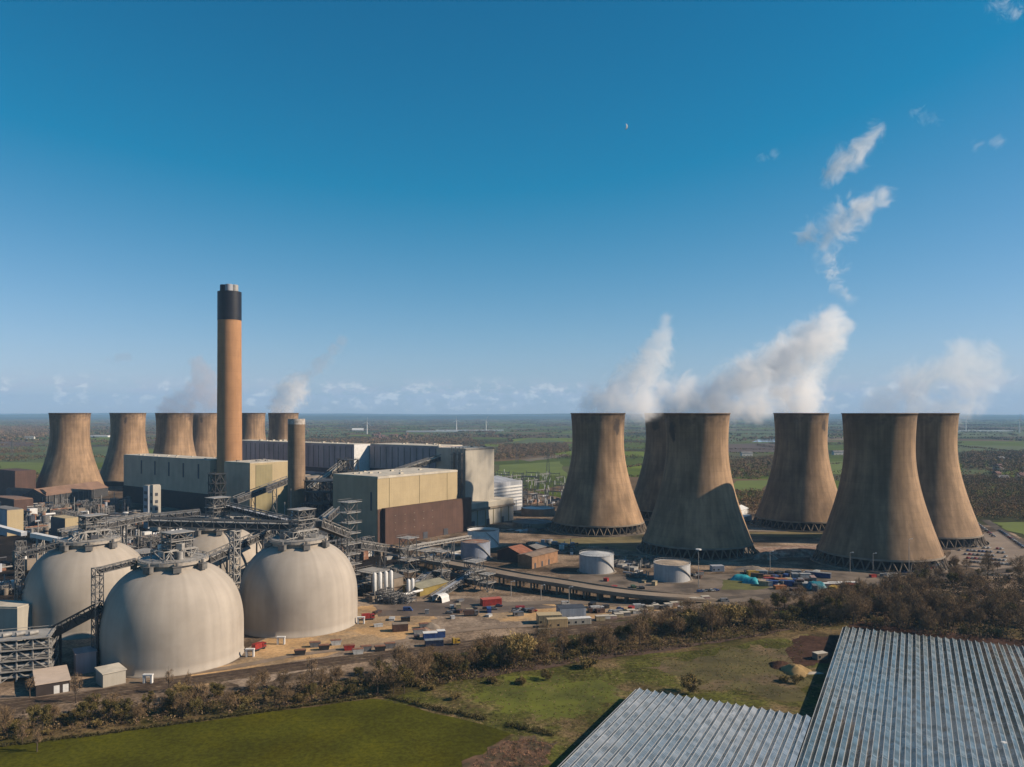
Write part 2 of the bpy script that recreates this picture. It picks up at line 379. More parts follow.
def tree_cols(n):
    pal = np.array([(.26, .16, .09), (.2, .13, .075), (.3, .19, .1), (.13, .11, .045), (.06, .065, .025), (.3, .21, .1)])
    return pal[rng.choice(len(pal), n, p=[.3, .22, .17, .14, .1, .07])]
def poly_pts(poly, spacing):
    xs = [p.x for p in poly]; ys = [p.y for p in poly]
    n = int((max(xs)-min(xs))*(max(ys)-min(ys))/spacing**2)
    p = np.stack([rng.uniform(min(xs), max(xs), n), rng.uniform(min(ys), max(ys), n)], -1)
    ins = np.zeros(len(p), bool); m = len(poly); j = m-1
    for i in range(m):
        a, b = poly[i], poly[j]
        cond = ((a.y > p[:, 1]) != (b.y > p[:, 1])) & (p[:, 0] < (b.x-a.x)*(p[:, 1]-a.y)/((b.y-a.y) or 1e-9)+a.x)
        ins ^= cond; j = i
    return p[ins]
def woodland(name, label, pxpoly, spacing, h, r, ntri, tri, tint=1.0):
    pts = poly_pts([G(*p) for p in pxpoly], spacing); n = len(pts)
    me = clump_mesh(name, pts, rng.uniform(.7, 1.2, n)*r, rng.uniform(.6, 1.1, n)*h, ntri, tri, tree_cols(n)*tint*.75, .15)
    o = bpy.data.objects.new(name, me); COL.objects.link(o); tag(o, label, 'woodland', None, 'stuff'); return o

# hedgerows and far-off copses scattered over the fields (nobody could count them)
def far_cover():
    nu, nv = TX.shape; pts = []; sizes = []
    for i in range(nu-1):
        for j in range(nv-1):
            x, y = TX[i, j], TY[i, j]
            if y < 1000 or y > 15000 or abs(x) > y*.75+200: continue
            if abs(x+150) < 450 and y < 1250: continue
            for (a, b) in ((i+1, j), (i, j+1)):
                if random.random() < .5:
                    x2, y2 = TX[a, b], TY[a, b]; ln = math.hypot(x2-x, y2-y); sp = 7 if y < 2600 else (14 if y < 5500 else 28)
                    big = random.random() < .3
                    for t in np.arange(0, 1, sp/ln):
                        if random.random() < .12: continue
                        pts.append((x+(x2-x)*t+random.gauss(0, 2), y+(y2-y)*t+random.gauss(0, 2))); sizes.append((5+y/900 if not big else 7+y/700, random.uniform(3, 6) if not big else random.uniform(6, 12)))
            if random.random() < (.08 if y < 3000 else .15):     # copse
                cx = (x+TX[i+1, j+1])/2; cyy = (y+TY[i+1, j+1])/2; m = int(120 if y < 4000 else 60)
                sx, sy = random.uniform(60, 190), random.uniform(30, 110)
                for _ in range(m):
                    pts.append((cx+random.gauss(0, sx*.6), cyy+random.gauss(0, sy*.6))); sizes.append((7+y/700, random.uniform(8, 14)))
    pts = np.array(pts); sizes = np.array(sizes)
    near = pts[:, 1] < 3200
    for msk, nt_, tr, nm, lb in ((near, 16, 2.0, 'hedgerows', 'brown hedgerows and small copses between the fields behind the power station'),
                          (~near, 7, 5.0, 'far_woods', 'dark far-off hedges and woods spread over the plain below the hills')):
        p = pts[msk]; s = sizes[msk]; n = len(p)
        me = clump_mesh(nm, p, s[:, 0], s[:, 1], nt_, tr, tree_cols(n)*.55, .05)
        o = bpy.data.objects.new(nm, me); COL.objects.link(o); tag(o, lb, 'woodland', None, 'stuff')
far_cover()
def hills():
    for k, (Y, hh, sd_) in enumerate(((15500, 62, 3), (19500, 104, 8), (24500, 128, 5))):
        r_ = random.Random(sd_); mb = MB(); n = 160; W = Y*1.7; ph = [r_.uniform(0, 6.28) for _ in range(6)]
        def hz(t): return hh*(.62+.16*math.sin(3.1*t+ph[0])+.1*math.sin(7.3*t+ph[1])+.07*math.sin(17*t+ph[2])+.035*math.sin(41*t+ph[3])+.02*math.sin(90*t+ph[4]))
        rows = [(-2200, 0), (-900, .5), (0, 1), (1200, .9), (2400, 0)]
        base = 0
        for i in range(n+1):
            t = -1+2*i/n
            for (dy, f) in rows: mb.v.append((t*W/2*1.0, Y+dy+500*math.sin(t*3+k), hz(t)*f-.5))
        m = len(rows)
        for i in range(n):
            for j in range(m-1): a = i*m+j; mb.f.append((a, a+m, a+m+1, a+1))
        o = mb.build('hills', m_hill, None, True); o['kind'] = 'structure'
hills()

# distinct fields the photograph shows
fg = mat('bright_green_crop', (.125, .16, .016), .95, .15, .01); fg2 = mat('green_crop', (.085, .105, .02), .95, .2, .008)
fb = mat('ploughed_soil', (.1, .062, .042), .95, .2, .01); fs = mat('pale_stubble', (.17, .135, .085), .95, .2, .01)
fw = mat('lake_water', (.35, .4, .45), .08, .05, .01, spec=1)
for i, (pts, m) in enumerate(((((496, 476), (500, 465), (560, 461.5), (567, 476)), fg), (((520, 460), (565, 454), (569, 456), (530, 461.5)), fs),
        (((0, 463), (0, 447), (60, 446), (45, 463)), fg2), (((0, 474), (0, 462), (46, 463), (40, 474)), fg), (((0, 447), (0, 441), (32, 442), (35, 446)), fb),
        (((96, 463), (92, 447), (116, 446), (108, 462)), fg2), (((300, 437), (310, 429.5), (350, 430), (345, 437)), fg2),
        (((728, 444), (728, 431.5), (775, 431), (775, 437)), fg2), (((728, 452.5), (728, 444), (776, 443), (776, 452)), fb), (((752, 442), (757, 439.5), (776, 438.8), (776, 442.3)), fw),
        (((733, 492), (736, 481), (768, 480), (762, 491)), fg), (((822, 475), (825, 462), (845, 461), (842, 474)), fg),
        (((958, 437), (958, 430), (1060, 429), (1060, 436)), fg2), (((958, 452), (958, 445), (1020, 446), (1060, 452)), fg2), (((960, 475), (965, 465), (1000, 468), (990, 476)), fg2),
        (((1002, 528), (993, 522.5), (1060, 523), (1060, 548)), fg), (((500, 444), (530, 439), (565, 441), (560, 446)), fg2), (((424, 436), (440, 427), (520, 427.5), (505, 433)), fg2))):
    sheet('lake' if m is fw else 'field', pts, .25 if m is not fg else .3, m, 4)
for nm, lb, poly, sp, h, r, nt_, tr in (
    ('woodland', 'brown leafless wood behind the switchyard, left of the first steaming tower', ((495, 461), (500, 446), (566, 444), (569, 453), (520, 459)), 11, 11, 7, 36, 1.5),
    ('woodland', 'brown wood between the two middle cooling towers of the steaming group', ((729, 480), (729, 462), (776, 458), (774, 478)), 11, 12, 7, 36, 1.5),
    ('woodland', 'wood directly behind the white arched hut between the steaming towers', ((732, 512), (732, 494), (766, 494), (762, 516)), 8, 10, 6, 50, 1.0),
    ('woodland', 'broad leafless wood beyond the car park at the frame edge', ((963, 521), (960, 478), (1000, 478), (1070, 484), (1070, 522)), 8.5, 11, 6.5, 50, 1.0),
    ('woodland', 'upper wood around the red-roofed village', ((962, 470), (961, 453), (1070, 452), (1070, 478), (1000, 474)), 13, 11, 8, 30, 1.7),
    ('woodland', 'dark wood strip on the plain above the big green fields at the far left', ((-40, 440), (-40, 427), (48, 427), (44, 438)), 26, 13, 14, 14, 4),
    ('woodland', 'wood strip behind the long turbine building', ((300, 446), (310, 440), (470, 439), (480, 446)), 18, 12, 10, 24, 2.5),
    ('woodland', 'thin hedge wood behind the brown conveyor at the left', ((-10, 481), (-10, 474), (40, 475), (38, 480)), 9, 9, 6, 40, 1.1)):
    woodland(nm, lb, poly, sp, h, r, nt_, tr)

# ------------------------------------------------------------------ site ground, roads, railway
sheet('site_ground', [(-400, 640), (-400, 492), (60, 492), (240, 478), (480, 480), (570, 500), (650, 497), (830, 505), (960, 521), (1003, 528), (1045, 548), (1200, 600), (1200, 640), (780, 606), (620, 620), (480, 650), (300, 690), (0, 730)], .06, m_site, 3)
sheet('coal_yard_ground', [(-400, 640), (-300, 530), (20, 512), (140, 512), (330, 515), (400, 560), (350, 590), (240, 600), (0, 640)], .09, m_coal, 5)
sheet('yard', [(240, 690), (205, 668), (262, 640), (360, 596), (400, 600), (452, 596), (530, 596), (640, 606), (720, 604), (640, 616), (560, 622), (470, 628), (400, 655), (300, 672)], .12, m_yard, 2)
sheet('sandy_ground', [(232, 676), (190, 692), (150, 690), (240, 660), (262, 641), (330, 622), (362, 606), (392, 606), (440, 612), (432, 622), (405, 640), (340, 652)], .15, m_sand, 2.5)
sheet('sandy_ground', [(470, 612), (500, 603), (560, 604), (640, 608), (690, 607), (600, 618), (500, 622)], .15, m_sand, 2)
sheet('dark_yard_ground', [(378, 617), (372, 606), (470, 598), (560, 607), (500, 613), (440, 616)], .18, mat('oily_yard', (.13, .1, .08), .9, .3, .06, col2=(.2, .15, .11)), 2)
sheet('concrete_apron', [(560, 586), (570, 574), (700, 575), (880, 570), (960, 575), (900, 588), (760, 598), (690, 596)], .1, mat('dusty_apron', (.2, .155, .115), .95, .3, .05, col2=(.1, .075, .055)), 2)
sheet('parking_ground', [(945, 560), (955, 541), (1000, 531), (1060, 560), (1100, 590), (1000, 578)], .1, mat('dusty_car_park', (.26, .2, .15), .95, .2, .06), 2)
sheet('verge', [(545, 548), (552, 540), (640, 533), (655, 540), (640, 552), (600, 546)], .1, mat('dry_grass_bank', (.2, .16, .07), .95, .3, .1), 2)
sheet('verge', [(745, 536), (745, 532), (835, 532), (835, 538)], .12, mat('olive_bank', (.17, .13, .05), .95, .3, .1), 1)
sheet('access_road', [(745, 531), (745, 528), (835, 529), (835, 532)], .14, m_conc, .6)
sheet('demolition_ground', [(753, 560), (750, 547), (835, 545), (838, 554)], .12, mat('brick_rubble', (.28, .17, .12), .95, .5, .25, col2=(.4, .33, .26)), 2)
sheet('verge', [(722, 590), (722, 580), (748, 579), (770, 587), (758, 590)], .14, mat('mown_verge', (.12, .12, .03), .95, .3, .1), 1)
# meadow and pasture in front of the railway
sheet('meadow', [(-300, 760), (0, 730), (240, 694), (460, 655), (600, 634), (720, 616), (820, 610), (1300, 640), (1500, 1100), (700, 1300), (-600, 1300)], .04, m_verge, 3)
sheet('meadow', [(380, 700), (450, 682), (560, 668), (700, 650), (800, 634), (833, 640), (822, 712), (640, 800), (500, 800), (515, 735), (440, 715)], .09, m_mead, 4)
sheet('pasture', [(-200, 785), (0, 747), (200, 722), (372, 699), (400, 704), (512, 734), (470, 765), (440, 800), (380, 1100), (-600, 1100)], .13, m_lawn, 1.2)
sheet('grass_patch', [(470, 695), (520, 676), (600, 680), (625, 692), (600, 712), (560, 722), (500, 712)], .12, mat('green_patch', (.115, .125, .008), .95, .4, .05, col2=(.17, .125, .06), thr=(.5, .62)), 6)
sheet('grass_patch', [(640, 668), (720, 650), (760, 645), (800, 650), (810, 700), (700, 690)], .12, mat('olive_patch', (.11, .09, .025), .95, .4, .06, col2=(.18, .12, .06), thr=(.5, .65)), 6)
sheet('bare_ground', [(787, 648), (800, 636), (838, 636), (830, 662), (795, 668)], .17, m_earth, 2)
sheet('bare_ground', [(846, 627), (860, 621), (1100, 650), (1100, 668), (960, 640)], .15, m_earth, 1)
sheet('dry_grass', [(440, 800), (475, 756), (520, 736), (560, 742), (540, 775), (500, 820)], .18, mat('dry_bramble_ground', (.16, .09, .05), .95, .4, .2, col2=(.08, .06, .03)), 3)
sheet('footpath', [(470, 673), (600, 655), (720, 640), (790, 628), (790, 630), (720, 643), (600, 660), (470, 679)], .16, mat('worn_path', (.1, .06, .04), .95, .3, .1), 1.5)

rp = smooth_path([G(*p) for p in ((-220, 737), (0, 707), (150, 687), (293, 667), (420, 651), (528, 637), (600, 628), (680, 618), (800, 606), (940, 596), (1150, 585))], 6)
o = strip(MB(), rp, 13, .22).build('railway_bed', m_ball); o['kind'] = 'structure'
mbs, mbr = MB(), MB()
for off in (-3.6, 0.2, 4.0):
    for g in (-.75, .75): strip(mbr, rp, .16, .42, off+g, .14)
o = mbr.build('railway_rails', m_rail); o['kind'] = 'structure'
rr2 = smooth_path([G(*p) for p in ((-60, 700), (60, 694), (150, 679), (230, 668), (300, 655), (380, 645), (470, 630), (560, 624), (640, 614), (740, 604))], 5)
o = strip(MB(), rr2, 5, .26).build('track_road', mat('gravel_track', (.27, .2, .14), .95, .3, .1)); o['kind'] = 'structure'
ar = smooth_path([G(*p) for p in ((715, 599), (760, 597), (830, 590), (900, 584), (960, 577), (1010, 570), (1090, 560))], 5)
o = strip(MB(), ar, 11, .2).build('road', m_asph); o['kind'] = 'structure'
ar2 = smooth_path([G(*p) for p in ((470, 606), (540, 603), (600, 603), (660, 605), (715, 603), (760, 598))], 5)
o = strip(MB(), ar2, 9, .24).build('road', mat('worn_road', (.2, .155, .115), .9, .2, .06)); o['kind'] = 'structure'
ar3 = smooth_path([G(*p) for p in ((985, 520), (1003, 532), (1018, 541), (1050, 560), (1100, 592))], 5)
o = strip(MB(), ar3, 8, .2).build('road', m_asph); o['kind'] = 'structure'
ar4 = smooth_path([G(*p) for p in ((430, 533), (480, 522), (540, 520), (620, 500))], 4)
o = strip(MB(), ar4, 8, .2).build('road', m_asph); o['kind'] = 'structure'

# ------------------------------------------------------------------ cooling towers
RT, ZT, ZL, HT = 25.2, 88.0, 9.0, 114.0
BL = (ZT-ZL)/math.sqrt((44.5/RT)**2-1); BU = (HT-ZT)/math.sqrt((26.6/RT)**2-1)
def trad(z): return RT*math.sqrt(1+((z-ZT)/(BL if z < ZT else BU))**2)
PROT = {}
def shell_mesh(m, name):
    mb = MB(); prof = [(trad(ZL+(HT-ZL)*i/44), ZL+(HT-ZL)*i/44) for i in range(45)]
    prof += [(trad(HT)+.5, HT), (trad(HT)+.5, HT+.7), (trad(HT)-.9, HT+.7), (trad(HT)-.9, HT)]
    mb.lathe((0, 0, 0), prof, 96)
    return mb
def cooling_tower(px, q, label, blotches=(), legs=True, group='concrete cooling towers'):
    t = thing('cooling_tower', label, 'cooling tower', P(px, q), group)
    m = stain_mat(m_tower, 'tower_concrete_stained', blotches, HT)
    ang0 = random.uniform(0, 6.28)
    def part(name, mb, mm, smooth=False, ang=0.0, key=None):
        if key and key in PROT: o = PROT[key].copy(); COL.objects.link(o)
        else:
            me = bpy.data.meshes.new(name); me.from_pydata(mb.v, [], mb.f); me.materials.append(mm)
            if smooth: me.polygons.foreach_set('use_smooth', [True]*len(me.polygons))
            me.update(); o = bpy.data.objects.new(name, me); COL.objects.link(o)
            if key: PROT[key] = o
        o.parent = t; o.rotation_euler = (0, 0, ang); return o
    part('shell', shell_mesh(m, 'shell'), m, True)
    part('inner_shell', MB().lathe((0, 0, 0), [(trad(z)-.9, z) for z in np.linspace(HT, 60, 12)], 64), m_towerin, True)
    part('lintel', MB().lathe((0, 0, 0), [(45.0, 9.6), (45.2, 8.2), (43.6, 8.0), (43.4, 9.6)], 96), m_conc)
    part('basin', MB().lathe((0, 0, 0), [(50, 0), (50, 1.4), (49.4, 1.4), (49.4, .3), (0.1, .3)], 64), m_conc)
    part('fill_pack', MB().lathe((0, 0, 0), [(38, 0.3), (39, 9.5), (0.2, 9.6)], 48), m_dark)
    if legs:
        n = 40
        for i in range(n):
            mb = MB(); w = math.pi/n
            for s in (-1, 1):
                mb.bar((47.6, 0, .3), (44.2*math.cos(w*s), 44.2*math.sin(w*s), 8.6), .85, .7)
            part('leg', mb, m_leg, False, 2*math.pi*i/n, 'leg')
    return t
FR = (.5, -.85)
cooling_tower(598, .985, 'front left cooling tower of the steaming group, soot blotch below its right rim', [(16, -20, 103, 5), (16.6, -19.4, 97, 2.6)])
cooling_tower(668.5, 1.12, 'cooling tower mostly hidden behind its neighbour, only its left flank and sooty rim showing', [(-18, -18, 108, 7), (-19, -17, 101, 4)])
cooling_tower(697, .832, 'middle front cooling tower, its foot darkened by a slanting shadow', [(-23.3, -11, 102, 5), (-23, -12, 97, 3.5)])
cooling_tower(801, 1.02, 'cooling tower standing back with the thick brightest white steam column rising straight from it', [(15, -20, 103, 4)])
cooling_tower(879, .77, 'largest looking cooling tower, nearest of all, beside the scrap yard')
cooling_tower(925.5, .90, 'rightmost cooling tower, half behind the nearest one, next to the car park')
LG = 'cooling towers beyond the tall chimney'
cooling_tower(70, 1.43, 'leftmost cooling tower, standing alone behind the brown conveyor shed', legs=False, group=LG)
cooling_tower(128, 1.60, 'cooling tower rising behind the left end of the grey-green building', [(8, -24, 104, 3)], False, LG)
cooling_tower(174.5, 1.50, 'cooling tower with dark shadowed steam behind the middle of the grey-green building', legs=False, group=LG)
cooling_tower(203.5, 1.74, 'cooling tower squeezed between another tower and the tall chimney, small dark spot near its rim', [(6, -24, 104, 3)], False, LG)
cooling_tower(251, 1.90, 'cooling tower just right of the tall chimney, no steam above it', legs=False, group=LG)
cooling_tower(283.5, 1.80, 'cooling tower with a steam puff, right behind the short slim chimney', legs=False, group=LG)

# ------------------------------------------------------------------ chimneys
c = P(229.5, 1.16); t = thing('chimney', 'very tall orange-brown concrete chimney with a black top band and pale flues', 'chimney', c)
MB().lathe(c, [(14.6, 0), (14.0, 60), (13.45, 150), (13.2, 222)], 64).build('shaft', m_chim, t, True)
MB().lathe(c, [(13.4, 222), (13.35, 255), (12.2, 255), (12.2, 252), (0.1, 252)], 64).build('top_band', m_chimblack, t)
for k, (a, mm) in enumerate(((-75, m_bluel), (-10, m_steelw), (90, m_slate), (200, m_chimblack))):
    o = Vector((6.1*math.cos(R(a)), 6.1*math.sin(R(a)), 0))
    MB().lathe(c+o, [(4.4, 250), (4.4, 262), (4.1, 263), (3.6, 263), (3.6, 255), (.1, 255)], 24).build('flue', mm, t, True)
ld = MB()
for s in (-.4, .4): ld.bar(c+Vector((-13.6+0, -5+s, 100)), c+Vector((-13.0, -5+s, 222)), .15)
c = P(296.5, .95); t = thing('chimney', 'short slim brown chimney with a pale worn top, in front of the cream building', 'chimney', c)
MB().lathe(c, [(8.3, 0), (7.9, 104)], 40).build('shaft', mat('small_chimney', (.29, .2, .13), .85, .2, .1, ('cyl', 5, .03, .15), seam=(6, .1, .12)), t, True)
MB().lathe(c, [(8.0, 104), (8.0, 109.2), (6.8, 109.2), (6.8, 106), (.1, 106)], 40).build('top_band', mat('pale_worn_band', (.5, .45, .4), .9, .4, .4), t)

# ------------------------------------------------------------------ buildings
def bld(name, label, c, lu, lv, h, wallm, roofm=None, group=None, cat='building', parapet=.8, a=U, b=None):
    """c nearest corner, lu along U (away right), lv along V (away left)"""
    b = b if b is not None else V
    t = thing(name, label, cat, (c.x, c.y, 0), group)
    MB().box(c, a, lu, lv, 0, h, b).build('wall', wallm, t)
    r = MB().box(c+(a+b)*.5, a, lu-1, lv-1, h+.004, h+parapet, b); r.build('roof', roofm or m_roofg, t)
    return t
def pan(t, c, a, l0, l1, z0, z1, m, name, out=.12, nrm=None):
    """panel on a wall face: along unit a from corner c"""
    nrm = nrm if nrm is not None else Vector((a.y, -a.x, 0))
    p = c+a*l0+nrm*.003; MB().box(p, a, l1-l0, out, z0, z1, nrm).build(name, m, t)
RN = Vector((U.y, -U.x, 0))       # normal of the sunlit faces
LN = Vector((-V.y, V.x, 0)); LN = -U     # normal of the shaded faces
def rooftop(t, c, lu, lv, h, n, sd_, big=3.0, m=None):
    r = random.Random(sd_)
    for k in range(n):
        p = c+U*r.uniform(.1, .9)*lu+V*r.uniform(.1, .85)*lv; s = r.uniform(.5, 1)*big
        MB().cbox((p.x, p.y, 0), s*1.6, s, s*.7, R(53), h).build('roof_vent', m or m_steel, t)

# main cream and brown building
c = P(377.5, .863)
t = bld('cream_building', 'big cream-topped building with a brown lower half, in the middle of the plant', c, 105, 58, 59, m_tan, m_roofw)
pan(t, c, U, 5, 121, 0, 32, m_brown, 'lower_wall', 4.5); pan(t, c, U, 0, 4.9, 0, 31.5, m_brown, 'recessed_wall', .3)
pan(t, c+V*1, V, 0, 56.5, 0, 58.2, mat('olive_grey_cladding', (.5, .37, .24), .75, .1, .08, ('wall', .5, .02, .1)), 'side_wall', .3, -U)
rooftop(t, c, 105, 58, 59.6, 9, 3, 2.4, m_roofw)
for k in range(3): pan(t, c, U, 14+k*38, 14.25+k*38, 32.3, 58, m_tand, 'downpipe', .25)
pan(t, c, U, 0, 105, 57.9, 59.6, m_roofw, 'cornice', .35); pan(t, c+V*.5, V, 6, 8, 30, 46, m_slate, 'louvre', .5, -U)
for k in range(5):
    for j in range(3):
        p = c+U*(16+k*12)+RN*4.6; MB().box(p, U, 1.3, .2, 12+j*6.3, 12.6+j*6.3, RN).build('wall_light', m_conc, t)
for k in range(2):
    p = c+U*(52+k*28)+RN*4.6; MB().box(p, U, 6, .25, 0, 6, RN).build('door', m_slate, t)
# tall white block
c = P(465.5, 1.02)
t = bld('white_block', 'tall pale windowless block beside the cream and brown building', c, 47, 40, 78, m_white, m_white, parapet=.5)
fr = MB(); n0 = c+V*1-U*.02
for k in range(9):
    z = 8+k*8
    fr.bar(n0-U*2.5, n0-U*2.5+V*17, .6); fr.v[-8:] = [(x, y, zz+z) for x, y, zz in fr.v[-8:]]
for k in range(4): fr.bar(n0-U*2.8+V*(k*5), n0-U*2.8+V*(k*5)+ZZ*80, .9)
for k in range(8): fr.bar(n0-U*2.8+V*((k % 2)*10)+ZZ*(8+k*8), n0-U*2.8+V*((k+1) % 2*10)+ZZ*(16+k*8), .5)
fr.build('side_framework', m_steel, t)
for k in range(3): MB().tube(n0-U*(1.6)+V*(3+5*k), n0-U*1.6+V*(3+5*k)+ZZ*74, 1.3, 10).build('side_duct', [m_steel, m_steelw, m_conc][k], t)
rooftop(t, c, 47, 40, 78.4, 5, 9, 2)
pan(t, c, U, 0, 47, 76.6, 78.3, m_steel, 'cornice', .4)
# low block in front of it
c2 = P(461, .985)
t = bld('low_block', 'low cream block with panelled front below the tall pale block', c2, 86, 24, 23, m_white, m_roofw)
pan(t, c2, U, -1, 87, 16.2, 18.2, m_conc, 'ledge', 1.4)
for k in range(6): pan(t, c2, U, 12+k*13, 12.6+k*13, 0, 16, m_tand, 'pilaster', .5)
for k in range(3): pan(t, c2, U, 16+k*24, 21+k*24, 0, 6, m_slate, 'door', .2)
# louvred building
c = P(491, 1.13)
t = bld('louvred_hall', 'grey hall with striped louvred front and pale sloping top, by the switchyard', c, 60, 42, 34, m_bluel, m_bluel)
for k in range(7): pan(t, c, U, 3, 58, 5+k*3.8, 7+k*3.8, m_whitel, 'louvre', .6)
c3 = c+U*2+V*6; MB().hexa([Vector((*(p.xy), 34.9)) for p in (c3, c3+U*54, c3+U*54+V*28, c3+V*28)]+[Vector((*(p.xy), z)) for p, z in ((c3, 35.2), (c3+U*54, 35.2), (c3+U*54+V*28, 39), (c3+V*28, 39))]).build('roof_monitor', m_bluel, t)

# long boiler house in two offset lengths
c = P(354, 1.145)
t = bld('turbine_building', 'left length of the long dark-banded building, behind the tall chimney, with a sunlit white end', c, 26, 235, 78, m_blue, m_roofw)
pan(t, c, V, 0, 235, 45, 50, m_slate, 'dark_band', .3, -U); pan(t, c, V, 0, 235, 0, 20, m_slate, 'plinth', .3, -U)
pan(t, c, V, 0, 235, 22, 44.5, m_bluel, 'lower_cladding', .35, -U)
pan(t, c, U, 0, 26, 0, 78.4, m_whitel, 'end_wall', .3); pan(t, c, U, 0, 26, 44, 47, m_steel, 'end_band', .5)
rooftop(t, c, 24, 235, 78.6, 12, 5, 3, m_roofw)
for k in range(24):
    pan(t, c, V, 4+k*9.6, 4.8+k*9.6, 51, 76, m_steel, 'wall_rib', .4, -U)
c = P(370, 1.165)
e = c-V*108
t = bld('turbine_building', 'right length of the long dark-banded building, running behind the cream roof to the white block', e, 40, 108, 78, m_blue, m_roofw)
pan(t, e, V, 0, 108, 47, 51, m_slate, 'dark_band', .3, -U); pan(t, e, V, 0, 108, 22, 46.5, m_blue, 'lower_cladding', .35, -U)
for k in range(11): pan(t, e, V, 4+k*9.6, 4.8+k*9.6, 52, 76, m_steel, 'wall_rib', .4, -U)
rooftop(t, e, 40, 108, 78.6, 6, 6, 2.5, m_roofw)
# dark low hall between them and the cream building
c = P(355, 1.03)
t = bld('boiler_annexe', 'low dark annexe with ducts between the slim chimney and the cream building', c, 62, 150, 40, m_slate, m_roofg)
for k in range(14):
    p = c+V*(6+k*10)+ZZ*41; MB().tube(p+U*6, p+U*50, 2.0+(k % 3)*.7, 10).build('roof_duct', [m_steeld, m_steel, m_conc][k % 3], t)
for k in range(10):
    p = c+V*(10+k*13)-U*2; MB().tube(p, p+ZZ*38, 1.6, 8).build('wall_duct', [m_steel, m_steeld][k % 2], t)
# cream bunker building right of the chimney
c = P(250, 1.06)
t = bld('bunker_building', 'cream block with a shaded grey-green side at the foot of the tall chimney', c, 50, 47, 61, m_tan, m_roofw)
pan(t, c+V*.5, V, 0, 46, 0, 60, m_green, 'side_wall', .3, -U)
pan(t, c, U, 7, 28, 0, 59, m_tand, 'recess_shade_panel', .3); pan(t, c, U, 22, 27, 28, 38, m_slate, 'opening', .6)  # flat darker panel: shade of recessed faces is put into its colour
rooftop(t, c, 50, 47, 61.6, 6, 2, 2.5)
# grey-green building left of the chimney
c = P(210, 1.15)
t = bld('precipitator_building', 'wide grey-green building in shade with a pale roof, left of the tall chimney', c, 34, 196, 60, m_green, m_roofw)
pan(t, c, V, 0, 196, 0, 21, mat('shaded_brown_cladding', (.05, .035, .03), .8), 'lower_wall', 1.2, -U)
for k in range(5): pan(t, c, V, 22+k*32, 25+k*32, 38, 55, m_slate, 'opening', .25, -U)
rooftop(t, c, 34, 196, 60.6, 14, 12, 2.2, m_roofw)
for k in range(5):
    p = c+V*(-3)+U*(2+k*5)+RN*3; MB().bar(p, p+ZZ*(50-k*3), 1.4).build('end_duct', m_steeld, t)
# brown coal shed and gallery on the left
def gable(name, label, c, lu, lv, h, hr, wm, rm, a=U, b=None, cat='shed', group=None, over=.6):
    b = b if b is not None else V
    t = thing(name, label, cat, (c.x, c.y, 0), group)
    MB().box(c, a, lu, lv, 0, h, b).build('wall', wm, t)
    g = MB(); m0 = c+b*lv/2
    for e_ in (0, lu): p = c+a*e_; g.v += [(p.x, p.y, h), ((p+b*lv).x, (p+b*lv).y, h), ((p+b*lv/2).x, (p+b*lv/2).y, hr-.15)]; k = len(g.v); g.f.append((k-3, k-2, k-1))
    g.build('gable', wm, t)
    r = MB()
    for s in (0, 1):
        e0 = c-a*over+b*(-over if s == 0 else lv+over); zt = h-(hr-h)*over/(lv/2)
        q0 = Vector((e0.x, e0.y, zt)); q1 = q0+a*(lu+2*over); m1 = c-a*over+b*lv/2; w0 = Vector((m1.x, m1.y, hr)); w1 = w0+a*(lu+2*over)
        r.hexa([q0, q1, w1, w0, q0+ZZ*.3, q1+ZZ*.3, w1+ZZ*.3, w0+ZZ*.3])
    r.build('roof', rm, t); return t
m_brroof = mat('brown_sheet_roof', (.26, .16, .11), .85, .2, .1)
c = P(46, 1.24); d = (P(108, 1.38)-c); L_ = d.length; a = d.normalized(); b = Vector((-a.y, a.x, 0))
t = gable('coal_shed', 'long brown-roofed shed with an open pipe-filled front before the leftmost cooling tower', c, L_, 34, 12, 20, m_steeld, m_brroof, a, b)
for k in range(9): MB().bar(c+a*(4+k*10)-b*1, c+a*(4+k*10)-b*1+ZZ*12, .9).build('post', m_steel, t)
c = P(12, 1.28); d = (P(46, 1.24)-c)
gable('coal_gallery', 'dark-walled conveyor house with a flat brown roof at the left edge', c, d.length, 18, 16, 19, m_slate, m_brroof, d.normalized())
t = bld('brown_block', 'reddish brown block at the left frame edge, behind the coal gallery', P(15, 1.34), 26, 60, 36, m_brown, m_brown, a=U)
t = bld('brown_block', 'dark brown bunker below the reddish block at the left frame edge', P(14, 1.12), 20, 60, 17, m_brown, m_brroof)
t = bld('control_block', 'small block with a bright cream sunlit end, left frame edge above the white conveyor', P(7, .93), 14, 40, 24, m_bluel, m_roofg); pan(t, P(7, .93), U, 0, 14, 0, 24, m_tan, 'end_wall', .2)
t = bld('control_block', 'dark flat block with a cream end wall behind the left dome', P(65, .88), 12, 28, 21, m_slate, m_tan); pan(t, P(65, .88), U, 0, 12, 0, 21.4, m_tan, 'end_wall', .2)
t = bld('pale_building', 'plain pale concrete building cut by the left frame edge beside the left dome', P(17.3, .5), 14, 60, 17, m_white, m_roofw, b=Vector((-1, .1, 0)).normalized(), a=Vector((.3, 1, 0)).normalized())
for (px, q, w, h, m, lb) in ((148, .99, 11, 42, m_bluel, 'pale blue-grey slim service tower in front of the grey-green building'), (153, .97, 8, 44, m_white, 'cream slim stair tower with dark windows, right of the blue-grey one')):
    c = P(px, q); t = bld('service_tower', lb, c, w, w*.8, h, m, m_roofw, cat='tower')
    for k in range(5): pan(t, c, U, 2, w-3, 6+k*7, 9+k*7, m_slate, 'window', .15)
    for k in range(5): pan(t, c, V, 1.5, w*.8-1.5, 6+k*7, 9+k*7, m_slate, 'window', .15, -U)

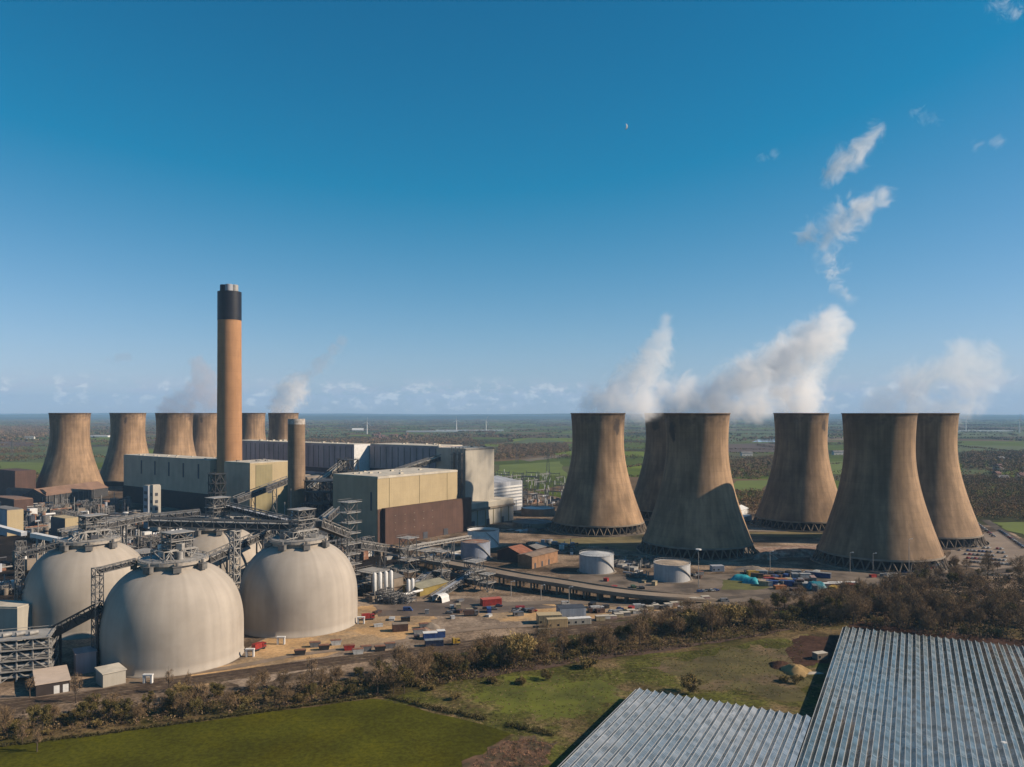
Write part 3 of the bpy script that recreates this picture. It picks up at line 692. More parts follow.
# huts at the front left
def hut(label, c, lu, lv, h, wm, rm, ang, name='hut', doors=2, slope=0.0):
    a = Vector((math.cos(R(ang)), math.sin(R(ang)), 0)); b = Vector((-a.y, a.x, 0)); t = thing(name, label, 'hut', (c.x, c.y, 0))
    MB().box(c, a, lu, lv, 0, h).build('wall', wm, t)
    q0 = c-a*.4-b*.4; pts = [q0, q0+a*(lu+.8), q0+a*(lu+.8)+b*(lv+.8), q0+b*(lv+.8)]
    z = [h+.003, h+.003, h+slope+.003, h+slope+.003]
    MB().hexa([Vector((p.x, p.y, h+.003)) for p in pts]+[Vector((p.x, p.y, zz+.35)) for p, zz in zip(pts, z)]).build('roof', rm, t)
    for k in range(doors): MB().box(c+a*(lu*(.52+.27*k))-b*.12, a, lu*.17, .1, 0.3, h*.72).build('door', m_whitel, t)
    return t
c = G(36, 697.5); hut('low hut with dark walls, a flat cream roof and two white doors beside the railway', c, 12, 22, 4.9, mat('dark_timber', (.06, .045, .04), .8), mat('cream_roof', (.62, .5, .4), .85, .1, .2), 33)
c = G(103, 688.5); hut('small whitish hut with a shallow pitched roof at the foot of the nearest dome', c, 9, 9.5, 5.8, m_white, m_roofw, 44, doors=0, slope=.5)
c = P(76, .438); hut('blue-grey hut standing in the shade between the two left domes', c, 8, 8, 9, m_blue, m_blue, 35, doors=0, slope=.4)
for (px, py, lb) in ((148, 683.5, 'small white portal frame at the foot of the nearest dome'), (250, 657, 'small white portal frame between the nearest dome and the right dome'), (281, 644.5, 'small white portal frame at the foot of the right dome'), (361, 624, 'small white portal frame beside the red lorry by the right dome')):
    c = G(px, py); t = thing('portal', lb, 'frame', c)
    MB().cbox((c.x-1.6, c.y, 0), .7, 1.4, 3.4, 0, 0).build('post', m_whitel, t); MB().cbox((c.x+1.6, c.y, 0), .7, 1.4, 3.4, 0, 0).build('post', m_whitel, t)
    MB().cbox((c.x, c.y, 0), 4.2, 1.6, .6, 0, 3.41).build('beam', m_whitel, t)

# ------------------------------------------------------------------ steelwork: lattice towers, galleries
def lattice(mb, c, wx, wy, z0, z1, nlev, a=U, t=.45, deck=None, nx=1):
    b = Vector((-a.y, a.x, 0)); c = Vector((c[0], c[1], 0)); k = c-a*wx/2-b*wy/2
    def pt(i, j, z): return k+a*wx*i+b*wy*j+ZZ*z
    for i in range(nx+1):
        for j in (0, 1): mb.bar(pt(i/nx, j, z0), pt(i/nx, j, z1), t)
    for l in range(nlev+1):
        z = z0+(z1-z0)*l/nlev
        if l > 0:
            mb.bar(pt(0, 0, z), pt(1, 0, z), t); mb.bar(pt(0, 1, z), pt(1, 1, z), t); mb.bar(pt(0, 0, z), pt(0, 1, z), t); mb.bar(pt(1, 0, z), pt(1, 1, z), t)
            zp = z0+(z1-z0)*(l-1)/nlev
            for i in range(nx):
                p, q = (i/nx, (i+1)/nx) if (l+i) % 2 else ((i+1)/nx, i/nx)
                mb.bar(pt(p, 0, zp), pt(q, 0, z), t*.7); mb.bar(pt(q, 1, zp), pt(p, 1, z), t*.7)
            mb.bar(pt(0, 0, zp), pt(0, 1, z), t*.7); mb.bar(pt(1, 1, zp), pt(1, 0, z), t*.7)
    return mb
def steel_tower(label, c, w, h, n, m=m_steel, decks=True, t_=.45, name='lattice_tower', over=1.2, a=U, wy=None, nx=1, group=None):
    wy = wy or w; t = thing(name, label, 'tower', (c.x, c.y, 0), group)
    lattice(MB(), c, w, wy, 0, h, n, a, t_, nx=nx).build('frame', m, t)
    b = Vector((-a.y, a.x, 0))
    if decks:
        for l in range(1, n+1):
            z = h*l/n; o = over*(1 if l % 2 else -.4); k = c-a*(w/2+over)-b*(wy/2+over)+a*o*.3
            MB().box(k, a, w+2*over, wy+2*over, z, z+.3).build('platform', m_steelw if m is m_steel else m, t)
            rl = MB(); q = [k+ZZ*(z+1.4), k+a*(w+2*over)+ZZ*(z+1.4), k+a*(w+2*over)+b*(wy+2*over)+ZZ*(z+1.4), k+b*(wy+2*over)+ZZ*(z+1.4)]
            for i in range(4):
                rl.bar(q[i], q[(i+1) % 4], .18)
                for s in (0, .33, .66): x = q[i]+(q[(i+1) % 4]-q[i])*s; rl.bar(x-ZZ*1.1, x, .14)
            rl.build('handrail', m, t)
    return t
def gallery(label, p0, p1, w=4.0, h=3.6, m=m_steel, roof=m_steelw, trestles=(), name='conveyor_gallery', truss=True, belt=None, tt=.55):
    p0 = Vector(p0); p1 = Vector(p1); d = (p1-p0); Ln = d.length; a = d.normalized(); s = Vector((-a.y, a.x, 0)).normalized(); up = s.cross(a)*-1
    if up.z < 0: up = -up
    mid = (p0+p1)/2; t = thing(name, label, 'conveyor', (mid.x, mid.y, 0), 'conveyor galleries')
    def c8(e0, e1, w_, z0, z1): return [e0-s*w_/2+up*z0, e1-s*w_/2+up*z0, e1+s*w_/2+up*z0, e0+s*w_/2+up*z0, e0-s*w_/2+up*z1, e1-s*w_/2+up*z1, e1+s*w_/2+up*z1, e0+s*w_/2+up*z1]
    MB().hexa(c8(p0, p1, w-.6, .1, h*.62)).build('belt_casing', belt or m_steeld, t)
    if roof: MB().hexa(c8(p0, p1, w*.9, h*.64, h*.72)).build('roof', roof, t)
    if truss:
        tr = MB(); n = max(3, int(Ln/(h*1.25)))
        for sg in (-1, 1):
            o = s*sg*w/2
            tr.bar(p0+o, p1+o, tt); tr.bar(p0+o+up*h, p1+o+up*h, tt)
            for i in range(n+1):
                x = p0+d*i/n+o; tr.bar(x, x+up*h, tt*.6)
                if i < n: y = p0+d*(i+1)/n+o; tr.bar(x if i % 2 else x+up*h, y+up*h if i % 2 else y, tt*.6)
        tr.build('truss', m, t)
    for f in trestles:
        x = p0+d*f; tb = MB()
        for sg in (-1, 1): tb.bar((x.x+s.x*sg*w*.45+.0, x.y+s.y*sg*w*.45, 0), x+s*sg*w*.45, .8)
        n = max(2, int(x.z/8))
        for k in range(n):
            za = x.z*k/n; zb = x.z*(k+1)/n
            tb.bar((x.x-s.x*w*.45, x.y-s.y*w*.45, za), (x.x+s.x*w*.45, x.y+s.y*w*.45, zb), .35); tb.bar((x.x-s.x*w*.45, x.y-s.y*w*.45, zb), (x.x+s.x*w*.45, x.y+s.y*w*.45, zb), .35)
        tb.build('trestle', m, t)
    return t

# ------------------------------------------------------------------ biomass domes
def dome(px, q, label, tall=1.0, sd_=1, ring=(15.2, 43)):
    c = P(px, q); r_ = random.Random(sd_); t = thing('storage_dome', label, 'storage dome', c, 'pale storage domes')
    prof = [(31.8, 0), (31.8, .8), (31.5, .9)]+[(31.5, z) for z in (4, 8, 13)]
    for i in range(1, 22):
        z = 13+(43-13)*math.sin(i/21*math.pi/2); prof.append((31.5*(1-((z-13)/32.3)**2.4)**(1/2.4), z))
    prof.append((.1, 43.2))
    MB().lathe(c, prof, 96).build('shell', m_dome, t, True)
    MB().lathe(c, [(14.2, 42), (14.2, 45), (15.6, 45), (15.6, 46.2), (14.4, 46.2)], 48).build('ring_beam', m_dome, t)
    dk = MB().lathe(c, [(14.9, 46.21), (14.9, 46.6), (.1, 46.7)], 40); dk.build('deck', m_steelw, t)
    hr = MB()
    for i in range(28):
        a0, a1 = 2*math.pi*i/28, 2*math.pi*(i+1)/28; p = c+Vector((15.3*math.cos(a0), 15.3*math.sin(a0), 46.2)); p2 = c+Vector((15.3*math.cos(a1), 15.3*math.sin(a1), 46.2))
        hr.bar(p, p+ZZ*1.4, .15); hr.bar(p+ZZ*1.4, p2+ZZ*1.4, .18); hr.bar(p+ZZ*.8, p2+ZZ*.8, .12)
    hr.build('handrail', m_steelw, t)
    for a in (-105, -62, -20, 60, 150, 200):
        o = Vector((math.cos(R(a)), math.sin(R(a)), 0)); p = c+o*17.0
        pod = MB().cbox((p.x, p.y, 0), 2.6, 3.4, 2.6, R(a), 42.4).cbox((p.x, p.y, 0), 3.2, 4, .3, R(a), 45.05).cyl(p, .7, 45.4, 47, 8); v = pod.build('vent_pod', m_steel, t)
        MB().bar(p+ZZ*44-o*3, p+ZZ*44, .6).build('bracket', m_steel, v)
    # headhouse steelwork on the deck
    lattice(MB(), c+Vector((0, 1, 0)), 17, 11, 46.6, 50.6, 1, U, .5, nx=5).build('lower_frame', m_steelw, t)
    hx = 10*tall
    lattice(MB(), c+Vector((1, 2, 0)), 11, 8, 50.6, 50.6+hx, 3, U, .45, nx=3).build('upper_frame', m_steel, t)
    for z in (50.6, 50.6+hx*.5, 50.6+hx): MB().cbox((c.x+1, c.y+2, 0), 13 if z < 51 else 12, 10, .3, math.atan2(U.y, U.x), z+.25).build('platform', m_steelw, t)
    for k in range(9):
        o = Vector((r_.uniform(-9, 9), r_.uniform(-8, 8), 0)); z = r_.choice([46.8, 50.9, 50.9+hx*.5])
        if z > 50: o = o*.5+Vector((1, 2, 0))
        MB().cbox((c.x+o.x, c.y+o.y, 0), r_.uniform(1.5, 4), r_.uniform(1.2, 3), r_.uniform(1.2, 3), r_.uniform(0, 3), z).build('machinery', r_.choice([m_steel, m_steeld, m_steelw, m_steelw, m_slate]), t)
    for k in range(3):
        o = Vector((r_.uniform(-7, 7), r_.uniform(-6, 4), 0)); MB().cyl(c+o, r_.uniform(.8, 1.5), 46.7, 46.7+r_.uniform(2.5, 6), 12).build('vessel', r_.choice([m_steelw, m_steel, m_whitel]), t)
    pp = MB()
    for k in range(7):
        a = r_.uniform(0, 6.28); p = c+Vector((13*math.cos(a), 13*math.sin(a), 47.4)); pp.tube(p, c+Vector((r_.uniform(-5, 5), r_.uniform(-4, 6), r_.uniform(48, 54))), .28, 6)
    pp.build('pipework', m_steelw, t)
    return t, c
D3, c3 = dome(173.5, .472, 'nearest pale concrete dome with steel headhouse on top, at the front of the four', .75, 4)
D2, c2_ = dome(299, .548, 'right pale concrete dome beside the white silos and stair tower', 1.1, 8)
D1, c1 = dome(89, .545, 'left pale concrete dome partly hidden behind the nearest one', .8, 5)
D4, c4 = dome(215, .612, 'rearmost pale concrete dome, mostly hidden behind the gallery between the others', 1.2, 9)
t = thing('orange_crane_cab', 'small orange machine on the back edge of the nearest dome roof', 'machine', (c3.x-8, c3.y+10, 46.8))
MB().cbox((c3.x-8, c3.y+10, 0), 7, 2.6, 1.4, .1, 47.5).build('deck_plate', mat('orange_paint', (.6, .25, .03), .6), t)
MB().cbox((c3.x-8, c3.y+10, 0), 1.5, 2, .7, .1, 46.8).build('foot', m_steeld, t); MB().cbox((c3.x-6, c3.y+10, 0), 2, 2, 1.7, .1, 48.95).build('cab', m_slate, t)

# galleries between the domes and from the transfer towers
def Z(px, py, q): return P(px, q, HC-(py-EY)*q)
gallery('long level steel gallery from the rear dome to the right dome', Z(150, 526, .565), Z(302, 530, .565), 4.5, 4.6, trestles=(.55,))
gallery('inclined gallery climbing between the nearest and right domes towards the right dome top', Z(207, 563, .53), Z(268, 535, .60), 4.5, 4.2, trestles=(.25, .85))
gallery('sloping gallery descending from the rear dome to the right dome headhouse', Z(222, 508, .62), Z(288, 524, .585), 4.5, 3.8, m_steel, m_bluel)
gallery('gallery from the right dome headhouse up to the stair tower beside the cream building', Z(318, 527, .57), Z(346, 538, .62), 4.5, 5, trestles=())
gallery('steep gallery rising from the right dome headhouse towards the dark annexe', Z(312, 534, .58), Z(336, 513, .70), 4.5, 4.5)
gallery('short lattice footbridge from the slim mast to the nearest dome roof', Z(98, 573.5, .45), Z(137, 563.5, .463), 2.4, 2.4, m_steel, None, tt=.35)
gallery('dark inclined gallery climbing from the lower left to the slim mast by the nearest dome', Z(34, 648, .452), Z(102, 612, .45), 4.4, 4.6, m_steeld, m_steeld, trestles=(.35, .97))
gallery('lattice footbridge from the edge mast to the left dome roof', Z(20, 557, .52), Z(62, 546.5, .53), 2.4, 2.4, m_steel, None, tt=.35)
gallery('pale enclosed conveyor coming down from the left frame edge above the left dome', Z(-40, 519, .66), Z(24, 536, .60), 4, 3.4, m_steelw, m_whitel, truss=False, belt=m_bluel, trestles=(.5,))
gallery('pale enclosed conveyor with a shaded end reaching the left dome roof', Z(33, 537, .60), Z(72, 545, .565), 4, 3.6, m_steelw, m_whitel, truss=False, belt=m_whitel, trestles=(.2,))
gallery('pipe bridge crossing behind the left dome towards the rear dome', Z(60, 537, .62), Z(150, 519, .68), 5, 4.5, trestles=(.2, .7))
gallery('upper pipe bridge across the plant behind the left dome', Z(85, 527, .70), Z(200, 515, .74), 5, 4.2, trestles=(.3, .7))
gallery('far pipe bridge below the grey-green building', Z(110, 520, .82), Z(245, 521, .80), 5, 5, trestles=(.2, .5, .8))
gallery('grey conveyor rising to the transfer house behind the slim chimney', Z(311, 492, .98), Z(345, 465, 1.04), 6, 6, m_steel, m_roofw, trestles=(.5,))
gallery('grey conveyor rising over the cream roof to the side of the tall white block', Z(398, 474, 1.02), Z(456, 455, 1.06), 6, 6, m_steel, m_roofw, trestles=(.3,))
gallery('dusty conveyor across the cream building at the foot of the tall chimney', Z(236, 503, .93), Z(290, 482, 1.0), 6, 6, m_steel, m_roofg, trestles=(.3, .7))
gallery('level lattice gallery right of the stair tower under the brown wall', Z(358, 548, .64), Z(404, 555, .70), 4.5, 5, trestles=(.5,))
gallery('pale pipe bridge rising from the small transfer tower to the brown building', Z(408, 549, .72), Z(470, 538, .80), 2.6, 2, m_steelw, m_steelw, trestles=(.3, .7))
gallery('dark inclined conveyor descending to the white arched hut', Z(434, 600, .615), Z(474, 574, .68), 5, 3.2, m_steel, m_bluel, trestles=(.6,), tt=.45)
gallery('short dark inclined conveyor left of the tarred sheds', Z(409, 592, .63), Z(430, 575, .69), 5, 3, m_steel, m_bluel, trestles=(.6,))
# masts and stair towers
steel_tower('slim lattice mast left of the nearest dome', Z(97.5, 0, .45), 3.6, HC-(568-EY)*.45, 12, m_steel, False, .35)
steel_tower('slim lattice mast left of the left dome', P(19.5, .52), 3.2, HC-(552-EY)*.52, 12, m_steel, False, .35)
steel_tower('tall pale lattice column between the nearest and right domes', P(235, .52), 3.6, HC-(531-EY)*.52, 12, m_steelw, False, .5)
steel_tower('many-decked stair tower between the right dome and the cream building', P(349, .63), 7.5, HC-(502-EY)*.63, 9, m_steel, True, .5, 'stair_tower', 2.0, wy=6)
steel_tower('small transfer tower with decks in front of the brown wall', P(408, .68), 8, 30, 4, m_steel, True, .5, 'stair_tower', 1.5)
steel_tower('conveyor head frame over the start of the flyover', P(441, .685), 7, 20, 3, m_steel, True, .5, 'conveyor_tower')
steel_tower('conveyor head frame above the dark inclined conveyor', P(474, .66), 9, 17, 3, m_steel, True, .5, 'conveyor_tower', nx=2)
steel_tower('small conveyor frame beside the flyover, nearest the red container', P(487, .645), 6, 11, 2, m_steel, True, .5, 'conveyor_tower')
steel_tower('transfer house frame behind the slim chimney', P(348, 1.0), 14, 68, 6, m_steeld, True, .8, 'conveyor_tower', nx=2)
steel_tower('open steel frame with tanks above the right dome', P(320, .66), 16, 36, 4, m_steeld, True, .5, 'process_tower', nx=2)
steel_tower('dark steel frame in the shade between the slim chimney and the cream building', P(325, .93), 26, 52, 5, m_steeld, True, .7, 'process_tower', nx=3)
steel_tower('steel frame on the far side of the left dome, below the cream-ended block', P(100, .68), 18, 30, 4, m_steel, True, .5, 'process_tower', nx=3)
steel_tower('steel frame between the left dome and rear dome', P(140, .64), 16, 26, 3, m_steel, True, .5, 'process_tower', nx=3)
steel_tower('steel frame in front of the slim stair tower', P(115, .80), 20, 30, 4, m_steel, True, .5, 'process_tower', nx=3)
steel_tower('dark steel frame at the end of the grey-green building', P(217, 1.06), 12, 50, 5, m_steeld, True, .8, 'process_tower', nx=2)
steel_tower('steel frame below the cream block at the chimney foot', P(262, .86), 22, 26, 3, m_steel, True, .6, 'process_tower', nx=3)
steel_tower('steel frame with decks beneath the right side of the right dome', P(372, .64), 14, 14, 2, m_steel, True, .5, 'process_tower', nx=2)
steel_tower('steel frame behind the inclined conveyors, under the brown wall', P(425, .74), 16, 14, 2, m_steel, True, .5, 'process_tower', nx=2)
# white-piped platform at the left edge
c = P(12, .434); a = Vector((.93, .36, 0)).normalized()
t = steel_tower('white-railed steel platform with rows of pipes at the left frame edge', c, 30, 18, 4, m_steelw, True, .5, 'process_platform', 1.0, a=a, wy=14, nx=5)
b = Vector((-a.y, a.x, 0))
for l in range(4):
    for k in range(3):
        p = c-a*15+b*(-6+k*2)+ZZ*(2.0+l*4.5); MB().tube(p, p+a*31, .7, 8).build('pipe', [m_steelw, m_steel, m_steeld][k], t)
for k in range(5): MB().tube(c-a*(13-k*5)-b*3+ZZ*19.3, c-a*(10-k*5)-b*1+ZZ*19.3, .9, 10).build('vessel', m_steelw, t)

# pipework, vessels and ducts among the towers of the plant floor
def process_cluster(label, px, q, seed, w=30, n=14, hmax=14, pal=None, g=1.0):
    r = random.Random(seed); c = P(px, q); t = thing('process_plant', label, 'process plant', (c.x, c.y, 0), 'process plant units')
    pal = pal or [m_steel, m_steeld, m_steelw, m_slate, m_whitel, m_conc, m_bluel, m_rust]
    for k in range(n):
        o = U*r.uniform(-w/2, w/2)+V*r.uniform(-w/2, w/2); kind = r.random(); p = c+o; m = r.choice(pal)
        if kind < .3: MB().cyl(p, g*r.uniform(1, 2.6), 0, r.uniform(.35, 1)*hmax, 12).build('vessel', m, t, False)
        elif kind < .6: MB().box(p, U, g*r.uniform(3, 9), g*r.uniform(3, 7), 0, r.uniform(.2, .7)*hmax).build('enclosure', m, t)
        elif kind < .8:
            h = r.uniform(.3, .8)*hmax; q2 = p+r.choice([U, V])*r.uniform(10, 24); d = MB(); d.tube(p+ZZ*h, q2+ZZ*h, r.uniform(.5, 1.1), 8)
            for s in (0.02, .5, .98): x = p.lerp(q2, s); d.bar(x, x+ZZ*h, .35)
            d.build('pipe_run', m, t)
        else: lattice(MB(), p, r.uniform(5, 9), 5, 0, hmax*r.uniform(.6, 1.2), 3, U, .4, nx=2).build('frame', m_steel, t)
    for k in range(3):
        p = c+U*r.uniform(-w/2, w/2)+V*r.uniform(-w/2, w/2); MB().tube(p, p+ZZ*hmax*r.uniform(1, 1.6), .35, 6).build('vent_pipe', m_steelw, t)
for i, (lb, px, q, w, n, h) in enumerate((
    ('jumble of tanks and pipes between the left dome and the cream-ended block', 45, .76, 40, 26, 14), ('pipes and vessels directly behind the left dome roof', 85, .70, 36, 22, 16),
    ('pipes and enclosures behind the leftmost transfer area, below the coal shed', 60, .93, 60, 26, 12), ('ducts and vessels under the coal shed eaves', 95, 1.05, 60, 26, 12),
    ('dusty equipment at the foot of the two slim service towers', 160, .88, 44, 20, 9), ('vessels between the rear dome and the grey-green building', 190, .78, 40, 18, 11),
    ('equipment in shade below the tall chimney', 235, .86, 40, 18, 14), ('vessels in front of the slim chimney', 275, .74, 34, 20, 15),
    ('tanks and ducts behind the right dome', 330, .72, 34, 18, 16), ('pipework below the level gallery right of the stair tower', 380, .69, 24, 18, 8),
    ('pipework under the brown wall near the transfer tower', 415, .78, 34, 14, 5), ('machinery under the inclined conveyors', 430, .67, 22, 16, 6),
    ('machines behind the conveyor head frames', 455, .70, 18, 10, 5), ('pipework at the left frame edge below the pale conveyor', 10, .74, 34, 14, 8),
    ('steam plant between the annexe and the cream block', 310, .92, 40, 20, 30), ('pumps and pipes between the rear dome and right dome', 255, .60, 20, 12, 14),
    ('pipes at the foot of the pale block', 520, .97, 30, 9, 4), ('valves and pipes between the two flat tanks and the nearest middle tower', 628, .74, 26, 10, 4),
    ('equipment on the dusty bank behind the open white tank', 440, .86, 24, 9, 4), ('pumps left of the right-hand flat-roofed white tank', 640, .70, 10, 7, 3))):
    process_cluster(lb, px, q, 100+i, w, n, h)

for i, (lb, px, q, w, n, h) in enumerate((
    ('low pipe racks and drums below the reddish blocks at the left edge', 28, 1.02, 60, 26, 10), ('ducts and drums between the coal shed and the cream-ended block', 78, .98, 60, 26, 12),
    ('plant units in front of the slim service towers', 135, .86, 46, 22, 8), ('drums and frames right of the slim service towers', 175, .92, 50, 22, 8),
    ('steel clutter left of the rear dome', 165, .70, 30, 22, 14), ('steel clutter right behind the left dome crown', 115, .66, 30, 22, 16), ('small yellowish plant under the upper pipe bridge', 195, .70, 26, 16, 12),
    ('pipe clutter under the steel frames left of the left dome crown', 55, .64, 30, 20, 16), ('dark plant at the left frame edge under the pale conveyor', 5, .64, 26, 14, 8),
    ('drums and vents at the shaded foot of the cream block', 268, .96, 40, 18, 12), ('ash plant below the short chimney', 290, .84, 34, 20, 16), ('steel clutter right of the right dome crown', 345, .80, 36, 20, 16),
    ('vents and boxes at the foot of the big cream building', 365, .80, 30, 16, 10), ('low plant at the foot of the stair tower', 365, .66, 18, 14, 6), ('crates and drums on the dusty ground below the brown wall', 440, .80, 40, 14, 3),
    ('pipe runs in front of the first steaming tower', 570, .84, 50, 10, 2.5), ('stores and skids between the white tanks and the middle tower', 635, .77, 40, 12, 3), ('low stores behind the orange-brown shed', 555, .86, 40, 12, 4))):
    process_cluster(lb, px, q, 300+i, w, n, h)
for i, (lb, px, q, w, n, h) in enumerate((
    ('brownish pipework and bins in front of the coal shed posts', 62, 1.12, 60, 30, 14), ('bins, stairs and ducts right of the coal shed end', 100, 1.16, 60, 30, 16), ('bins and blue pipes below the coal gallery', 30, 1.14, 50, 24, 12),
    ('pale ducts on the ground left of the slim service towers', 125, 1.04, 60, 26, 12), ('drums under the pipe bridge left of the service towers', 95, .90, 50, 26, 14), ('vessels behind the cream-ended block', 60, 1.02, 50, 26, 14),
    ('shadowed bins at the foot of the grey-green building', 185, 1.02, 60, 22, 8))):
    process_cluster(lb, px, q, 500+i, w, n, h, g=1.5)
# ------------------------------------------------------------------ storage tanks
def tank(px, q, r, h, label, roofm, cone=1.2, open_=False, shellm=None, stair=True):
    c = P(px, q); t = thing('storage_tank', label, 'storage tank', c)
    MB().lathe(c, [(r, .3), (r, h), (r+.25, h), (r+.25, h+.35), (r-.1, h+.35), (r-.1, h-(1.8 if open_ else .1))], 56).build('shell', shellm or m_tank, t, False)
    MB().lathe(c, [(r-.12, h-(1.7 if open_ else .05)), (r*.5, h-(1.7 if open_ else 0)+cone*.5), (.1, h-(1.7 if open_ else 0)+cone)], 40).build('roof', roofm, t, True)
    MB().lathe(c, [(r+2, 0), (r+2, .35), (.1, .35)], 40).build('base', m_conc, t)
    rl = MB(); n = 30
    for i in range(n):
        a0, a1 = 2*math.pi*i/n, 2*math.pi*(i+1)/n; p = c+Vector((r*math.cos(a0), r*math.sin(a0), h+.35)); p2 = c+Vector((r*math.cos(a1), r*math.sin(a1), h+.35))
        rl.bar(p, p+ZZ*1.1, .1); rl.bar(p+ZZ*1.1, p2+ZZ*1.1, .12)
    rl.build('handrail', m_steelw, t)
    if stair:
        s = MB()
        for i in range(14):
            a0 = R(-80+i*5); a1 = R(-80+(i+1)*5); s.bar(c+Vector(((r+.5)*math.cos(a0), (r+.5)*math.sin(a0), h-h*i/14)), c+Vector(((r+.5)*math.cos(a1), (r+.5)*math.sin(a1), h-h*(i+1)/14)), .5)
        s.build('stair', m_steelw, t)
    return t
tank(483.3, .862, 13.6, 14, 'open-topped white tank streaked with rust inside, behind the bluish tank', m_rust, -.2, True, m_whitel)
tank(475.5, .79, 11.6, 13.4, 'bluish tank with a rusty flat roof, in front of the open white tank', m_rust, .8, False, mat('bluish_tank_paint', (.3, .33, .4), .7, .2, .2))
tank(596.5, .725, 12.4, 12.6, 'white tank with a conical roof, left one of the pair beside the flyover', m_metalw, 2.2)
tank(672, .69, 12.4, 11.4, 'pale ribbed tank with a dusty brown roof, right one of the pair beside the flyover', mat('dusty_tank_roof', (.42, .33, .24), .9, .3, .2), 1.4)
for px, q, r, h, lb in ((538, 1.13, 19, 8, 'wide low round basin with a pale roof left of the first steaming tower'), (533, 1.02, 21, 4.5, 'wide flat grey round basin in front of the pale-roofed one')):
    c = P(px, q); t = thing('round_basin', lb, 'basin', c)
    MB().lathe(c, [(r, 0), (r, h), (r-.6, h), (r-.6, h-.6)], 48).build('wall', m_conc, t); MB().lathe(c, [(r-.7, h-.6), (.1, h+.8)], 40).build('roof', m_metalw if h > 5 else m_roofg, t)
    MB().bar(c+ZZ*(h+1)-V*r, c+ZZ*(h+1)+V*r, 1.2, .5).build('walkway', m_steel, t)
# white silos
def silo(px, q, r, h, label, n=1):
    c = P(px, q); t = thing('silo', label, 'silo', c, 'upright white silos')
    MB().lathe(c, [(r*.4, 1.6), (r, 3.2), (r, h), (r*.5, h+1), (.05, h+1.2)], 20).build('shell', m_whitel, t, True)
    for k in range(4): a = R(45+90*k); MB().bar(c+Vector((r*.8*math.cos(a), r*.8*math.sin(a), 0)), c+Vector((r*.8*math.cos(a), r*.8*math.sin(a), 3.4)), .3).build('leg', m_steel, t)
    MB().bar(c+Vector((r+.3, 0, 1)), c+Vector((r+.3, 0, h)), .4).build('ladder', m_steelw, t)
for px, q, lb in ((374.5, .625, 'leftmost of the row of four tall white silos beside the right dome'), (380, .628, 'second from the left of the four tall white silos beside the right dome'), (385.8, .631, 'third from the left of the four tall white silos beside the right dome'), (391, .634, 'rightmost of the row of four tall white silos beside the right dome')): silo(px, q, 1.35, 14, lb)
for px, q, lb in ((408.5, .625, 'left one of the two shorter white silos in front of the grey shed'), (412.6, .628, 'right one of the two shorter white silos in front of the grey shed')): silo(px, q, 1.2, 10, lb)
process_cluster('pumps and small vessels at the feet of the white silos', 384, .608, 77, 14, 16, 6, [m_steel, m_conc, m_steelw, m_whitel, m_slate])
process_cluster('small vessels and skids by the two shorter silos', 400, .605, 78, 10, 9, 5, [m_steel, m_conc, m_steelw, m_whitel, m_slate])
gable('unloading_shed', 'grey-roofed open shed behind the four white silos', P(379, .645), 22, 16, 6, 7.4, m_conc, m_roofg)
gable('unloading_shed', 'greenish grey-roofed shed with yellow posts beside the dark inclined conveyor', P(420, .625), 26, 15, 5, 6.6, mat('yellow_ochre_wall', (.3, .22, .06), .8), mat('greenish_roof', (.3, .28, .2), .85, .2, .2))
c = P(437, .606); t = thing('arched_hut', 'small white arched hut at the foot of the dark inclined conveyor', 'hut', c)
g = MB(); n = 8; a = U
for e_ in (0, 7):
    for i in range(n+1): x = math.cos(math.pi*i/n); z = math.sin(math.pi*i/n); p = c+a*e_+V*(x*4.2); g.v.append((p.x, p.y, .2+z**.6*4.6))
for i in range(n): g.f.append((i, i+1, n+2+i, n+1+i))
g.build('roof', m_whitel, t); MB().box(c+V*-4.1+a*6.7, a, .2, 8.2, 0, 3, V).build('back_wall', m_slate, t)
# brown sheds beside the bluish tank
for (px, q, lu, lv, h, hr, wm, rm, lb) in ((520, .765, 16, 22, 7, 11, mat('shed_dark_wall', (.09, .05, .04), .85), mat('red_brown_roof', (.3, .12, .07), .85, .3, .2), 'red-brown roofed shed right of the bluish tank'),
    (532, .735, 34, 13, 9, 10.2, m_rustwall, mat('dull_brown_roof', (.26, .19, .14), .85, .3, .2), 'long shed with a sunlit orange-brown wall, between the red-brown shed and the white tank')):
    c = P(px, q); t = gable('brick_shed', lb, c, lu, lv, h, hr, wm, rm)
    for k in range(3): pan(t, c, U, 3+k*9, 5+k*9, 0, 4, m_slate, 'door', .1) if 5+k*9 < lu else None
c = P(560, .80); MBt = gable('brick_shed', 'small dark shed behind the long orange-brown shed', P(536, .80), 18, 14, 6, 8, m_brown, m_roofg)

